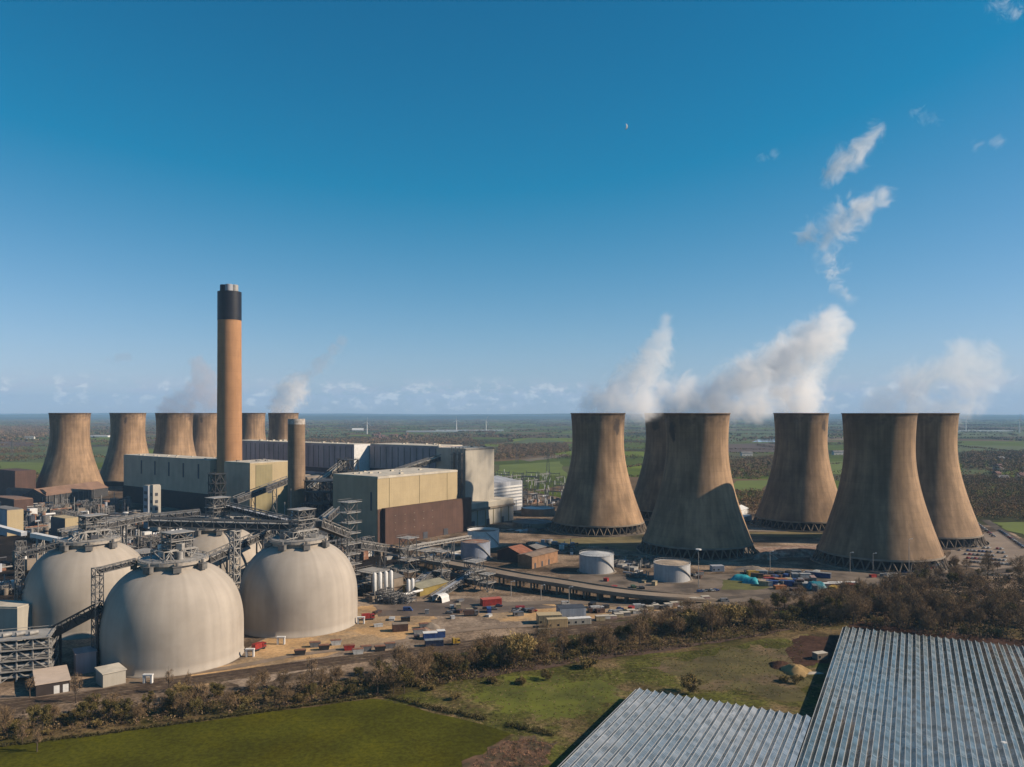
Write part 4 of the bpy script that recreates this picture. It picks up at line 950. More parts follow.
# ------------------------------------------------------------------ flyover
fp = [(427, 559, 7.0), (470, 566.5, 7.5), (520, 576, 7.5), (560, 582, 7), (600, 588.5, 6.2), (640, 593.5, 5.2), (680, 596.5, 3.4), (715, 598.5, .4)]
path = smooth_path([G(a_, b_, z_) for a_, b_, z_ in fp], 6); mid = path[len(path)//2]
t = thing('flyover', 'long pale concrete flyover curving down from the conveyors to the scrap yard road', 'bridge', (mid.x, mid.y, 0))
strip(MB(), path, 14, None, 0, 1.3).build('deck', mat('flyover_deck', (.27, .21, .155), .9, .2, .06), t)
up = [p+ZZ*.9 for p in path]
for off in (-6.9, 6.9): strip(MB(), up, .5, None, off, 1.0).build('parapet', m_conc, t)
i = 2
while i < len(path)-8:
    a = path[i]; d = (path[i+1]-path[i]); d.z = 0; d.normalize(); s = Vector((-d.y, d.x, 0))
    pr = MB()
    for o in (-4, 0, 4): pr.bar((a.x+s.x*o, a.y+s.y*o, 0), (a.x+s.x*o, a.y+s.y*o, a.z-1.31), 1.3)
    pr.bar(a-s*6-ZZ*1.7, a+s*6-ZZ*1.7, 1.2, .7); pr.build('pier', m_conc, t); i += 2
strip(MB(), [p-ZZ*1.32 for p in path[:-9]], 9, None, 0, 1.0).build('girder', m_conc, t)
# lamp masts
def mast(px, py, h, label, head='arm'):
    c = G(px, py); t = thing('lamp_mast', label, 'lamp mast', c, 'lamp masts')
    MB().lathe(c, [(.28, 0), (.14, h)], 8).build('pole', m_steelw, t)
    hd = MB()
    if head == 'ring':
        hd.lathe(c+ZZ*h, [(1.9, 0), (1.9, .6), (.2, .8)], 12)
    else: hd.bar(c+ZZ*h, c+ZZ*(h+.3)+Vector((1.8, 0, 0)), .2); hd.bar(c+ZZ*(h+.3)+Vector((1.6, 0, 0)), c+ZZ*(h+.3)+Vector((2.6, 0, 0)), .4)
    hd.build('lamp_head', m_whitel, t)
mast(698.5, 588, 25, 'tall mast with a ring of lamps in front of the middle front tower', 'ring')
mast(478.6, 573, 15, 'lamp mast in front of the bluish tank'); mast(909, 578, 27, 'tall thin mast in front of the nearest tower', 'arm')
mast(850, 572, 14, 'lamp mast standing left of the nearest tower foot'); mast(873, 573, 14, 'lamp mast against the middle of the nearest tower foot'); mast(770, 571, 14, 'lamp mast behind the scrap yard')
for px, py, lb in ((511, 596, 'first lamp post below the flyover beside the red container'), (541, 600, 'lamp post below the middle of the flyover'), (569, 602, 'lamp post behind the white van, below the flyover')): mast(px, py, 9, lb)

# ------------------------------------------------------------------ switchyard
pr = None
mb_i = mat('insulator_grey', (.35, .34, .33), .5)
k = 0
def portal(c, a, w, h):
    t = thing('switchyard_portal', 'steel portal among the many in the switchyard left of the first steaming tower', 'portal', c, 'switchyard portals')
    b = MB(); b.bar(c-a*w/2, c-a*w/2+ZZ*(h+3), .8); b.bar(c+a*w/2, c+a*w/2+ZZ*(h+3), .8); b.build('post', m_steel, t)
    MB().bar(c-a*w/2+ZZ*h, c+a*w/2+ZZ*h, 1, 1).build('beam', m_steel, t)
    for s in (-.3, 0, .3): MB().tube(c+a*w*s+ZZ*(h-3.2), c+a*w*s+ZZ*(h-.55), .3, 6).build('insulator', mb_i, t)
    return t
def post(c, h):
    t = thing('busbar_post', 'thin pale post standing in the switchyard', 'post', c, 'switchyard busbar posts')
    MB().bar(c, c+ZZ*h*.6, .6).build('stand', m_steelw, t); MB().tube(c+ZZ*h*.6, c+ZZ*h, .45, 6).build('insulator', m_whitel, t); return t
P0 = portal(P(500, 1.3), V, 24, 17); B0 = post(P(510, 1.2), 12)
for i in range(6):
    for j in range(5):
        c = P(505+j*13+random.uniform(-4, 4), 1.22+i*.085)
        copy_tree(P0, c, random.choice([0, 0, R(90)]), scale=random.uniform(.75, 1.25))
for i in range(75):
    c = P(random.uniform(500, 566), random.uniform(1.14, 1.75)); copy_tree(B0, c, 0, scale=random.uniform(.7, 1.4))
process_cluster('transformers and switchgear between the louvred hall and the first steaming tower', 535, 1.27, 55, 80, 30, 9)

# ------------------------------------------------------------------ vehicles, containers, cabins
def paint(nm, c): return mat('paint_'+nm, tuple(.62*x+.012 for x in c), .5, .35, .6, spec=.4)
PC = {'red': (.5, .03, .02), 'blue': (.03, .1, .35), 'white': (.75, .75, .73), 'silver': (.4, .41, .42), 'black': (.02, .02, .022), 'yellow': (.65, .4, .03), 'teal': (.03, .33, .38), 'brown': (.14, .07, .045),
      'cream': (.62, .5, .3), 'green': (.05, .12, .05), 'grey': (.22, .22, .23), 'orange': (.6, .2, .03), 'pink': (.6, .42, .38), 'navy': (.02, .045, .12)}
CARP = {}
def car(colr):
    if colr in CARP: return CARP[colr]
    t = thing('parked_car', 'x', 'car', (0, 0, 0)); b = MB()
    prof = [(-2.15, .35), (-2.2, .85), (-1.9, .98), (-1.55, 1.02), (.95, 1.0), (1.9, .85), (2.15, .7), (2.15, .35)]
    n = len(prof)
    for s in (-.88, .88): b.v += [(x, s, z) for x, z in prof]
    b.f += [tuple(range(n)), tuple(range(2*n-1, n-1, -1))]+[(i, n+i, n+(i+1) % n, (i+1) % n) for i in range(n)]
    b.build('body', paint(colr, PC[colr]), t)
    g = MB(); g.hexa([(-1.75, -.8, 1.01), (1.0, -.8, 1.01), (1.0, .8, 1.01), (-1.75, .8, 1.01), (-1.35, -.66, 1.42), (.35, -.66, 1.42), (.35, .66, 1.42), (-1.35, .66, 1.42)]); g.build('windows', m_glassd, t)
    MB().hexa([(-1.35, -.67, 1.43), (.35, -.67, 1.43), (.35, .67, 1.43), (-1.35, .67, 1.43), (-1.2, -.6, 1.5), (.2, -.6, 1.5), (.2, .6, 1.5), (-1.2, .6, 1.5)]).build('roof', paint(colr, PC[colr]), t)
    for x in (-1.35, 1.35):
        for y in (-.85, .85): MB().tube((x, y-.1, .33), (x, y+.1, .33), .33, 10).build('wheel', m_tyre, t)
    t.location = (0, -60, 0); CARP[colr] = t; return t
used = set()
def place(proto, key, loc, rz, label, group=None, scale=1.0, name=None):
    if key not in used:
        used.add(key); proto.location = loc; proto.rotation_euler = (0, 0, rz); proto['label'] = label; proto.scale = (scale,)*3
        if group: proto['group'] = group
        return proto
    return copy_tree(proto, loc, rz, label, group, scale)
def cars(pxpts, where, group, rz, jit=.15, pal=('silver', 'white', 'black', 'grey', 'blue', 'red', 'silver', 'white')):
    for k, (px, py) in enumerate(pxpts):
        cl_ = random.choice(pal); p = G(px, py, .3); place(car(cl_), 'car'+cl_, p, rz+random.uniform(-jit, jit), '%s car parked %s' % (cl_, where), group)
pts = []
for r_ in range(5):
    for k in range(12):
        if random.random() < .92: pts.append((957+k*4.0+r_*2.5+random.uniform(-.6, .6), 546.5+r_*3.9+k*.25))
pts = [p for p in pts if p[0]-957 > (p[1]-546)*-.2 and not (p[0] < 968 and p[1] > 556)]
cars(pts, 'in the dusty car park right of the rightmost cooling tower', 'cars in the car park', R(40))
cars([(1000+k*1.6, 531+k*1.15) for k in range(0, 16)], 'in the row along the road beside the bright green field', 'cars parked along the road', R(-60))
cars([(976+k*2.2, 523+k*1.7) for k in range(0, 9)], 'between the rightmost cooling tower and the road', 'cars behind the rightmost tower', R(-50))
cars([(897, 570), (886, 571.5), (905, 573), (915, 572)], 'at the foot of the nearest cooling tower', 'cars at the foot of the nearest tower', R(10))
cars([(690+k*3, 575+k*.5) for k in range(3)]+[(655, 577)], 'beside the right-hand tank', 'cars beside the tank', R(50))
cars([(474, 609), (486, 609), (494, 609.5), (499, 606.5), (454, 612), (449, 613.5)], 'on the verge in front of the red container', 'cars on the verge', R(10), pal=('black', 'grey', 'brown', 'navy'))
cars([(655, 605), (612, 612), (620, 609.5)], 'along the storage strip below the flyover', 'cars along the storage strip', R(10), pal=('black', 'white', 'blue'))
def box_thing(name, label, cat, c, l, w, h, m, ang, z0=0.0, roofm=None, doors=True, ribs=True, group=None, win=0):
    t = thing(name, label, cat, (c.x, c.y, 0), group); a = Vector((math.cos(R(ang)), math.sin(R(ang)), 0)); b = Vector((-a.y, a.x, 0)); k = c-a*l/2-b*w/2
    MB().box(k, a, l, w, .15+z0, h+z0).build('body', m, t)
    if ribs and l > 5:
        r = MB(); n = int(l/.9)
        for i in range(n):
            r.box(k+a*(.3+i*.9)-b*.08, a, .4, .08-.003, .3+z0, h-.2+z0); r.box(k+a*(.3+i*.9)+b*(w+.003), a, .4, .08, .3+z0, h-.2+z0)
        r.build('rib', m, t)
    MB().box(k-a*.1-b*.1, a, l+.2, w+.2, h+.003+z0, h+.15+z0).build('roof', roofm or m, t)
    if doors: MB().box(k+a*(l+.005)+b*.2, a, .06, w-.4, .3+z0, h-.2+z0, b).build('door', m_slate, t)
    for i in range(win): MB().box(k+a*(.6+i*(l-2)/max(1, win))-b*.09, a, min(1.2, l*.4), .08, 1+z0, 2.1+z0).build('window', m_glassd, t)
    return t
def lorry(label, c, colr, ang, l=8, cargo='white'):
    t = thing('lorry', label, 'lorry', (c.x, c.y, 0)); a = Vector((math.cos(R(ang)), math.sin(R(ang)), 0)); b = Vector((-a.y, a.x, 0)); k = c-a*l/2-b*1.25
    MB().box(k, a, l, 2.5, .8, 1.15).build('chassis', m_steeld, t)
    cb = MB().box(k+a*(l-2), a, 2, 2.5, 1.153, 3.2).build('cab', paint(colr, PC[colr]), t)
    MB().box(k+a*(l-1.4)-b*.02, a, 1.42, 2.54, 2.2, 2.9).build('window', m_glassd, cb)
    MB().box(k, a, l-2.4, 2.5, 1.153, 3.6).build('load_box', paint(cargo, PC[cargo]), t)
    for x in (.9, 2.1, l-1.2):
        for y in (0.1, 2.4): p = k+a*x+b*y; MB().tube(p-b*.15+ZZ*.5, p+b*.15+ZZ*.5, .5, 10).build('wheel', m_tyre, t)
    return t
def van(label, c, colr, ang):
    t = thing('van', label, 'van', (c.x, c.y, 0)); a = Vector((math.cos(R(ang)), math.sin(R(ang)), 0)); b = Vector((-a.y, a.x, 0)); k = c-a*2.8-b*1
    MB().hexa([Vector((*(p.xy), z)) for p, z in ((k, .4), (k+a*5.6, .4), (k+a*5.6+b*2, .4), (k+b*2, .4), (k, 2.4), (k+a*4.2, 2.4), (k+a*4.2+b*2, 2.4), (k+b*2, 2.4))]).build('body', paint(colr, PC[colr]), t)
    MB().box(k+a*3-b*.03, a, 1.1, 2.06, 1.4, 2.1).build('window', m_glassd, t)
    for x in (1, 4.6):
        for y in (0.0, 2.0): p = k+a*x+b*y; MB().tube(p-b*.12+ZZ*.36, p+b*.12+ZZ*.36, .36, 10).build('wheel', m_tyre, t)
box_thing('container', 'large red container on the dusty yard below the flyover', 'container', G(491, 605), 12, 5, 4, paint('red', PC['red']), 20, roofm=mat('faded_red_roof', (.5, .13, .09), .7, .2, .5))
box_thing('container', 'brown container with dark end on the sandy yard', 'container', G(400, 631), 8, 4.2, 4, paint('brown', PC['brown']), 15, roofm=m_conc)
box_thing('container', 'blue container with white roof, upper one of the pair beside the railway', 'container', G(430, 639), 7, 4, 3.4, paint('blue', PC['blue']), 12, roofm=m_whitel)
box_thing('container', 'dark blue long container, nearest the railway, in front of the blue one', 'container', G(434, 646), 9, 3.4, 3.2, paint('navy', PC['navy']), 12, roofm=paint('silver', PC['silver']))
box_thing('container', 'blue container right of the white-roofed blue one', 'container', G(441, 637), 4, 3.6, 3.4, paint('blue', PC['blue']), 12, roofm=m_whitel)
box_thing('cabin', 'long cream flat cabin beside the railway, left of the grey-roofed one', 'cabin', G(549, 623), 13, 7, 5, paint('cream', PC['cream']), 8, roofm=m_tan, win=3)
box_thing('cabin', 'small cream cabin with an orange tint, nearest the railway in the cabin group', 'cabin', G(557, 627), 11, 4, 4.6, mat('orange_cream', (.6, .42, .22), .7), 10, roofm=m_tan, win=2)
box_thing('cabin', 'grey-roofed pale blue cabin, largest of the cabin group', 'cabin', G(571, 618), 15, 9, 6.5, m_bluel, 10, roofm=m_slate, win=4)
box_thing('cabin', 'low white cabin right of the grey-roofed cabin', 'cabin', G(578, 624), 14, 4, 3.4, m_white, 12, roofm=m_whitel, win=3)
box_thing('wagon', 'small pale yellow rail machine standing on the tracks', 'rail machine', G(544, 635.5), 6, 2.8, 3.2, paint('cream', PC['cream']), 10, .3, ribs=False, win=2)
van('white van parked behind the grey-roofed cabin', G(566, 605), 'white', 10)
van('pale van on the road below the scrap yard', G(725, 602), 'silver', 5)
van('blue pick-up sized van on the yard behind the sandy ground', G(408, 611), 'blue', 0)
lorry('red lorry parked on the right-hand side of the right dome', G(368, 620), 'red', 20, 7, 'red')
lorry('red and white tanker-sized lorry between the nearest and right domes', G(259, 650), 'red', 60, 7, 'red')
lorry('white lorry among the dark cars on the storage strip', G(597, 612), 'white', 12, 8, 'white')
lorry('lone white lorry facing the road on the storage strip', G(639, 610), 'white', 5, 7, 'white')
lorry('white-cabbed lorry at the foot of the nearest tower', G(891, 578), 'white', 15, 9, 'white')
lorry('dark lorry on the mud bank, left of the scrap in front of the red container', G(471, 616), 'grey', 10, 8, 'brown')
lorry('yellow digger-sized truck beside the railway, right of the blue containers', G(456, 645), 'yellow', 20, 3.6, 'yellow')
r = random.Random(5)
# skips and bales along the sand
for k, (px, py, cl_, lb) in enumerate(((315, 647, 'grey', 'grey skip beside the track at the foot of the right dome'), (324, 650, 'black', 'black skip right of the grey one by the track'), (336, 645, 'white', 'white skip on the sand by the track'), (349, 650, 'red', 'red skip by the track below the right dome'), (358, 654, 'white', 'pale skip right of the red one'),
        (366, 651, 'grey', 'grey open skip left of the dark stack by the track'), (380, 651, 'black', 'black open skip in the dark stack by the track'), (390, 648, 'grey', 'pale grey skip at the right end of the dark stack'), (300, 655, 'black', 'small black skip nearest the nearest dome'), (418, 634, 'silver', 'silver skip beside the brown heap'), (424, 628, 'grey', 'grey skip behind the blue containers'),
        (700, 575, 'grey', 'grey skip right of the dusty-roofed tank'))):
    c = G(px, py); t = thing('skip', lb, 'skip', (c.x, c.y, 0)); a = Vector((math.cos(.3), math.sin(.3), 0)); b = Vector((-a.y, a.x, 0)); l, w, h = 5.5, 2.6, 2.4; kk = c-a*l/2-b*w/2
    MB().hexa([Vector((*(x.xy), .1)) for x in (kk+a*.7, kk+a*(l-.7), kk+a*(l-.7)+b*w, kk+a*.7+b*w)]+[Vector((*(x.xy), h)) for x in (kk, kk+a*l, kk+a*l+b*w, kk+b*w)]).build('body', paint(cl_, PC[cl_]), t)
    MB().box(kk+a*.2+b*.2, a, l-.4, w-.4, h+.01, h+.3).build('load', m_rust, t)
def heap(name, label, cat, px, py, rx, ry, h, m, seed=0):
    c = G(px, py); r_ = random.Random(seed); mb = MB(); n, m_ = 22, 7
    for k in range(m_+1):
        f = k/m_
        for i in range(n):
            a = 2*math.pi*i/n; w = 1+.18*math.sin(a*3+seed)+r_.uniform(-.1, .1)
            mb.v.append((c.x+rx*(1-f)*w*math.cos(a), c.y+ry*(1-f)*w*math.sin(a), h*(1-(1-f)**1.6)*(1+r_.uniform(-.1, .1)) if k else 0))
    for k in range(m_):
        for i in range(n): j = (i+1) % n; mb.f.append((k*n+i, k*n+j, (k+1)*n+j, (k+1)*n+i))
    o = mb.build(name, m, None, True); return tag(o, label, cat)
heap('soil_heap', 'pale tan soil heap on the meadow beside the dark heap', 'heap', 796, 672, 6.5, 7, 3.4, mat('tan_soil', (.34, .23, .1), .95, .3, .2), 1)
heap('soil_heap', 'dark soil heap left of the tan one on the meadow', 'heap', 781, 666, 6, 5, 2.2, m_earth, 2)
heap('gravel_heap', 'pale gravel heap behind the blue containers', 'heap', 431, 628, 5, 4, 3, m_conc, 3)
heap('gravel_heap', 'grey gravel heap left of the pale one on the sandy yard', 'heap', 424, 632, 5, 4, 2.4, m_rust, 4)
heap('scrap_heap', 'pale scrap heap at the back of the scrap yard', 'heap', 752, 570, 12, 9, 3, m_conc, 5)
heap('rubble_heap', 'reddish rubble heap between the two front towers on the right', 'heap', 766, 558, 11, 9, 5, mat('brick_rubble2', (.3, .15, .1), .95, .4, .3, col2=(.4, .33, .26)), 6)
heap('rubble_heap', 'long pale rubble heap behind the scrap yard', 'heap', 800, 555, 40, 9, 5, MATS['brick_rubble'], 7)
box_thing('cabin', 'small cabin in the shade of the wood beside the greenhouse corner', 'cabin', G(820, 659), 6, 3.5, 3, m_conc, 20, roofm=m_roofw, win=1)
heap('tile_pile', 'flat white pile left of the greenhouse edge on the meadow', 'heap', 813, 673.5, 4.5, 1.6, .8, m_roofw, 8)

r = random.Random(31)
words_ = {0: 'at the edge of the sandy ground', 1: 'on the dusty yard between the sand and the flyover', 2: 'beside the cabins on the storage strip', 3: 'on the dusty ground by the pair of white tanks', 4: 'on the verge of the road in front of the nearest tower'}
cnt_ = {}
for zone, n, (xa, xb, ya, yb) in ((0, 6, (372, 428, 613, 648)), (1, 14, (440, 540, 598, 622)), (2, 16, (585, 690, 606, 617)), (3, 14, (600, 700, 568, 590)), (4, 12, (862, 930, 566, 582))):
    for k in range(n):
        cl_ = r.choice(['white', 'grey', 'silver', 'brown', 'cream', 'blue', 'black', 'red', 'green']); kd = r.choice(['crate stack', 'skid box', 'site cabin']); key = (zone, cl_, kd); cnt_[key] = cnt_.get(key, 0)+1
        if cnt_[key] > 1: continue
        box_thing('site_cabin' if kd == 'site cabin' else 'storage_box', 'small %s %s %s' % (cl_, kd, words_[zone]), 'cabin' if kd == 'site cabin' else 'crate', G(r.uniform(xa, xb), r.uniform(ya, yb)), r.uniform(2, 6), r.uniform(2, 3), r.uniform(1.2, 3), paint(cl_, PC[cl_]), r.choice([10, 20, 60, 95]), ribs=False, doors=True, win=1 if kd == 'site cabin' else 0)
cars([(515+k*3.1, 611+r.uniform(-1, 1)) for k in range(7)], 'in the loose row on the sandy strip left of the cabins', 'cars left of the cabins', R(15))
cars([(700+k*4, 592-k*.3) for k in range(5)], 'at the lower end of the flyover', 'cars at the lower end of the flyover', R(10))
cars([(925+k*2.8, 571-k*1.2) for k in range(7)], 'between the nearest tower foot and the car park', 'cars between tower and car park', R(30))
# scrap yard: containers, trailers, tarps
def tarp(label, px, py, l, w, h, ang, m):
    c = G(px, py); t = thing('tarp_bundle', label, 'tarp bundle', (c.x, c.y, 0)); a = Vector((math.cos(R(ang)), math.sin(R(ang)), 0)); b = Vector((-a.y, a.x, 0)); mb = MB(); n, m_ = 12, 8
    r_ = random.Random(int(px))
    for i in range(n+1):
        for j in range(m_+1):
            u, v = i/n, j/m_; z = h*min(1, 5*u, 5*(1-u), 4*v, 4*(1-v))*(1+r_.uniform(-.12, .12)); p = c+a*(u-.5)*l+b*(v-.5)*w; mb.v.append((p.x, p.y, z+.05))
    for i in range(n):
        for j in range(m_): q = i*(m_+1)+j; mb.f.append((q, q+m_+1, q+m_+2, q+1))
    mb.build('sheet', m, t, True); return t
mt_ = mat('teal_tarp', (.03, .36, .42), .5, .3, .4)
tarp('long teal tarpaulin bundle at the left of the scrap yard', 741, 580, 14, 9, 3.4, -25, mt_); tarp('second teal tarpaulin bundle, right end of the left pair', 751, 583, 11, 8, 3.6, -25, mt_)
tarp('dark teal bundle at the right of the scrap yard beside the white trailers', 816, 588, 13, 9, 4, 0, mat('dark_teal_tarp', (.02, .2, .26), .5, .3, .4))
c = G(818, 577); box_thing('trailer', 'long blue trailer lying slanted in front of the nearest tower', 'trailer', c, 17, 4, 3.4, paint('blue', PC['blue']), -32, roofm=paint('silver', PC['silver']))
cols_ = ['white', 'pink', 'white', 'grey', 'orange', 'cream', 'navy', 'red', 'yellow', 'black', 'silver', 'brown', 'blue']
spots = []
for rowi, (y0, n, x0, x1) in enumerate(((574, 9, 745, 815), (578, 10, 757, 812), (582.5, 11, 758, 812), (586.5, 10, 764, 806), (590, 5, 780, 850))):
    for k in range(n): spots.append((x0+(x1-x0)*k/(n-1)+r.uniform(-1.5, 1.5), y0+r.uniform(-1.2, 1.2), rowi))
rown = ['rear row', 'second row', 'middle row', 'fourth row', 'front row']
seen = {}
for k, (px, py, ri) in enumerate(spots):
    cl_ = r.choice(cols_); l = r.uniform(3, 9); w = r.uniform(2.4, 4.5); h = r.uniform(1.4, 3.8); key = (cl_, ri)
    seen[key] = seen.get(key, 0)+1
    lb = '%s box in the %s of the scrap yard, %s %s from its left end' % (cl_, rown[ri], ['first', 'second', 'third', 'fourth', 'fifth', 'sixth'][seen[key]-1], cl_)
    box_thing('scrap_container', lb, 'container', G(px, py), l, w, h, paint(cl_, PC[cl_]), r.choice([0, 10, -20, 80, 45]), group='boxes in the scrap yard', ribs=False, doors=r.random() < .5)
for k, (px, py, l, cl_, lb) in enumerate(((829, 588, 14, 'pink', 'pinkish white long trailer at the right of the scrap yard'), (843, 587, 20, 'white', 'long white trailer, rightmost in the scrap yard'))):
    box_thing('trailer', lb, 'trailer', G(px, py), l, 3.4, 3.2, paint(cl_, PC[cl_]), 4, roofm=m_whitel)
box_thing('canopy_shed', 'blue-white cabin in the shade at the foot of the middle front tower', 'cabin', G(717, 571), 9, 6, 4, m_bluel, 5, roofm=m_bluel, win=2)
for k, (px, py) in enumerate([(600+i*6.2, 620-i*1.15) for i in range(18)]):
    cl_ = ['cream', 'white', 'pink', 'cream', 'grey'][k % 5]
    box_thing('storage_box', '%s crate in the row along the railway, %s' % (cl_, ['at its left end', 'left part', 'middle', 'right part', 'near the yellowish trees'][min(4, k//4)]), 'crate', G(px, py+r.uniform(-.6, .6)), r.uniform(3.5, 6), 3, r.uniform(1.6, 3), paint(cl_, PC[cl_]), 10, ribs=False, doors=False, group='crates stored along the railway', roofm=m_roofw)
# white arched hut and sheds behind the middle towers
gable('storage_hall', 'white hall with a curved-looking roof between the two middle steaming towers', P(741, 1.12), 22, 16, 6, 9, m_whitel, m_whitel)
bld('flat_store', 'low pale store in front of the white hall between the middle steaming towers', P(745, 1.05), 20, 18, 5, m_bluel, m_whitel)

# ------------------------------------------------------------------ far things: turbines, houses, halls, pylons
def turbine(px, py, h, label, rot):
    q = HC/(py-EY); c = P(px, q); t = thing('wind_turbine', label, 'wind turbine', c, 'wind turbines on the plain')
    MB().lathe(c, [(3.2, 0), (1.9, h)], 12).build('tower', m_whitel, t)
    MB().cbox((c.x, c.y, 0), 4, 9, 4, 0, h).build('nacelle', m_whitel, t)
    for k in range(3):
        a = R(rot+120*k); d = Vector((math.cos(a), 0, math.sin(a))); s = Vector((-d.z, 0, d.x)); hub = c+ZZ*(h+2)-Vector((0, 5.4, 0)); b = MB()
        b.hexa([hub-s*1.6, hub+s*1.6, hub+s*1.6+Vector((0, .8, 0)), hub-s*1.6+Vector((0, .8, 0)), hub+d*h*.45-s*.5, hub+d*h*.45+s*.5, hub+d*h*.45+s*.5+Vector((0, .4, 0)), hub+d*h*.45-s*.5+Vector((0, .4, 0))]); b.build('blade', m_whitel, t)
for px, py, h, lb, rot in ((367, 434, 62, 'white wind turbine standing alone above the turbine building roof', 80), (456.5, 431, 66, 'left one of the pair of white wind turbines behind the white block', 95), (486, 432.5, 70, 'right one of the pair of white wind turbines behind the white block', 60),
        (1019.5, 433, 75, 'wind turbine on the plain nearest the frame edge', 85), (966, 431, 60, 'wind turbine on the plain just right of the rightmost tower', 70), (957.5, 430.5, 55, 'wind turbine touching the outline of the rightmost cooling tower', 100)):
    turbine(px, py, h, lb, rot)
def house(px, py, l, w, h, wm, rm, ang, label, group=None):
    a = Vector((math.cos(R(ang)), math.sin(R(ang)), 0)); c = G(px, py); t = gable('house', label, c, l, w, h, h+w*.35, wm, rm, a, Vector((-a.y, a.x, 0)), 'house', group)
    MB().cbox((c.x+a.x*l*.3-a.y*w/2, c.y+a.y*l*.3+a.x*w/2, 0), .9, .9, 3.4, 0, h+w*.2).build('chimney', wm, t)
    for k in range(3): MB().box(c+a*(l*(.15+.3*k))+Vector((a.y, -a.x, 0))*.05, a, l*.12, .06, 1, 2.3).build('window', m_glassd, t)
m_br = mat('red_brick', (.2, .12, .09), .9, .2, .3); m_rt = mat('red_tiles', (.17, .09, .07), .9, .25, .4); m_wr = mat('white_render', (.6, .57, .52), .8, .15, .3)
r = random.Random(9)
for k in range(26):
    px = r.uniform(996, 1062); py = r.uniform(455, 482); wm = r.choice([m_br, m_br, m_wr]); rm = r.choice([m_rt, m_roofg])
    house(px, py, r.uniform(10, 18), r.uniform(8, 11), r.uniform(5, 7), wm, rm, r.uniform(0, 90), '%s house with a %s roof in the village right of the steaming towers' % ('white' if wm is m_wr else 'red brick', 'red' if rm is m_rt else 'grey'), 'village houses right of the towers')
for k in range(18):
    px = r.uniform(372, 408); py = r.uniform(434, 441); house(px, py, r.uniform(12, 22), r.uniform(9, 13), 6, m_br, m_rt, r.uniform(0, 90), 'red house in the far village above the turbine building roof', 'far village houses')
for px, py, l, lb in ((24, 439, 40, 'white farmhouse on the green plain left of the leftmost tower'), (834, 455, 34, 'white farmhouse with outbuildings between two steaming towers'), (742, 456, 30, 'white farm building right of the middle front tower'), (352, 431, 70, 'long white far barn left of the lone turbine'), (883, 431, 120, 'white far factory beside the horizon right of the towers')):
    house(px, py, l, l*.35, 8, m_wr, m_roofg if px != 352 else m_whitel, 8, lb)
for k, (x0, y0, ln, lb) in enumerate(((424, 432.0, 300, 'long white glasshouse roof on the plain, left of the turbine pair'), (462, 431, 420, 'long white glasshouse between and beyond the turbine pair'), (812, 0, 0, ''), (962, 431.5, 500, 'long white glasshouse on the plain right of the towers'), (182, 431, 160, 'long white shed between the second and third towers of the left group'), (93, 437, 90, 'long white shed right of the leftmost tower'))):
    if ln: bld('glasshouse', lb, G(x0, y0), 60, 10, 7, m_whitel, m_whitel, cat='glasshouse', a=Vector((0, 1, 0)), b=Vector((1, 0, 0))) if False else box_thing('glasshouse', lb, 'glasshouse', G(x0+ln/(2*F)*0+8, y0), ln, 60, 7, m_whitel, 2, ribs=False, doors=False)
def pylon(px, q, h, label):
    c = P(px, q); t = thing('pylon', label, 'pylon', c, 'electricity pylons'); b = MB()
    for sx in (-1, 1):
        for sy in (-1, 1): b.bar(c+Vector((sx*3.5, sy*3.5, 0)), c+Vector((sx*.6, sy*.6, h)), .45)
    n = 7
    for k in range(n):
        z0, z1 = h*k/n, h*(k+1)/n; w0, w1 = 3.5-2.9*k/n, 3.5-2.9*(k+1)/n
        for s in (-1, 1): b.bar(c+Vector((-w0, s*w0, z0)), c+Vector((w1, s*w1, z1)), .25); b.bar(c+Vector((w0, s*w0, z0)), c+Vector((-w1, s*w1, z1)), .25)
    b.build('body', m_steel, t)
    for z, w in ((.72, 7), (.84, 9), (.95, 6)): MB().bar(c+Vector((-w, 0, h*z)), c+Vector((w, 0, h*z)), .5).build('cross_arm', m_steel, t)
for px, q, h, lb in ((575, 1.65, 42, 'lattice pylon just left of the first steaming tower'), (548, 1.9, 42, 'lattice pylon beyond the switchyard'), (517, 2.3, 44, 'lattice pylon on the bright green field edge'), (12, 2.6, 44, 'lattice pylon in the green field at the left edge')): pylon(px, q, h, lb)

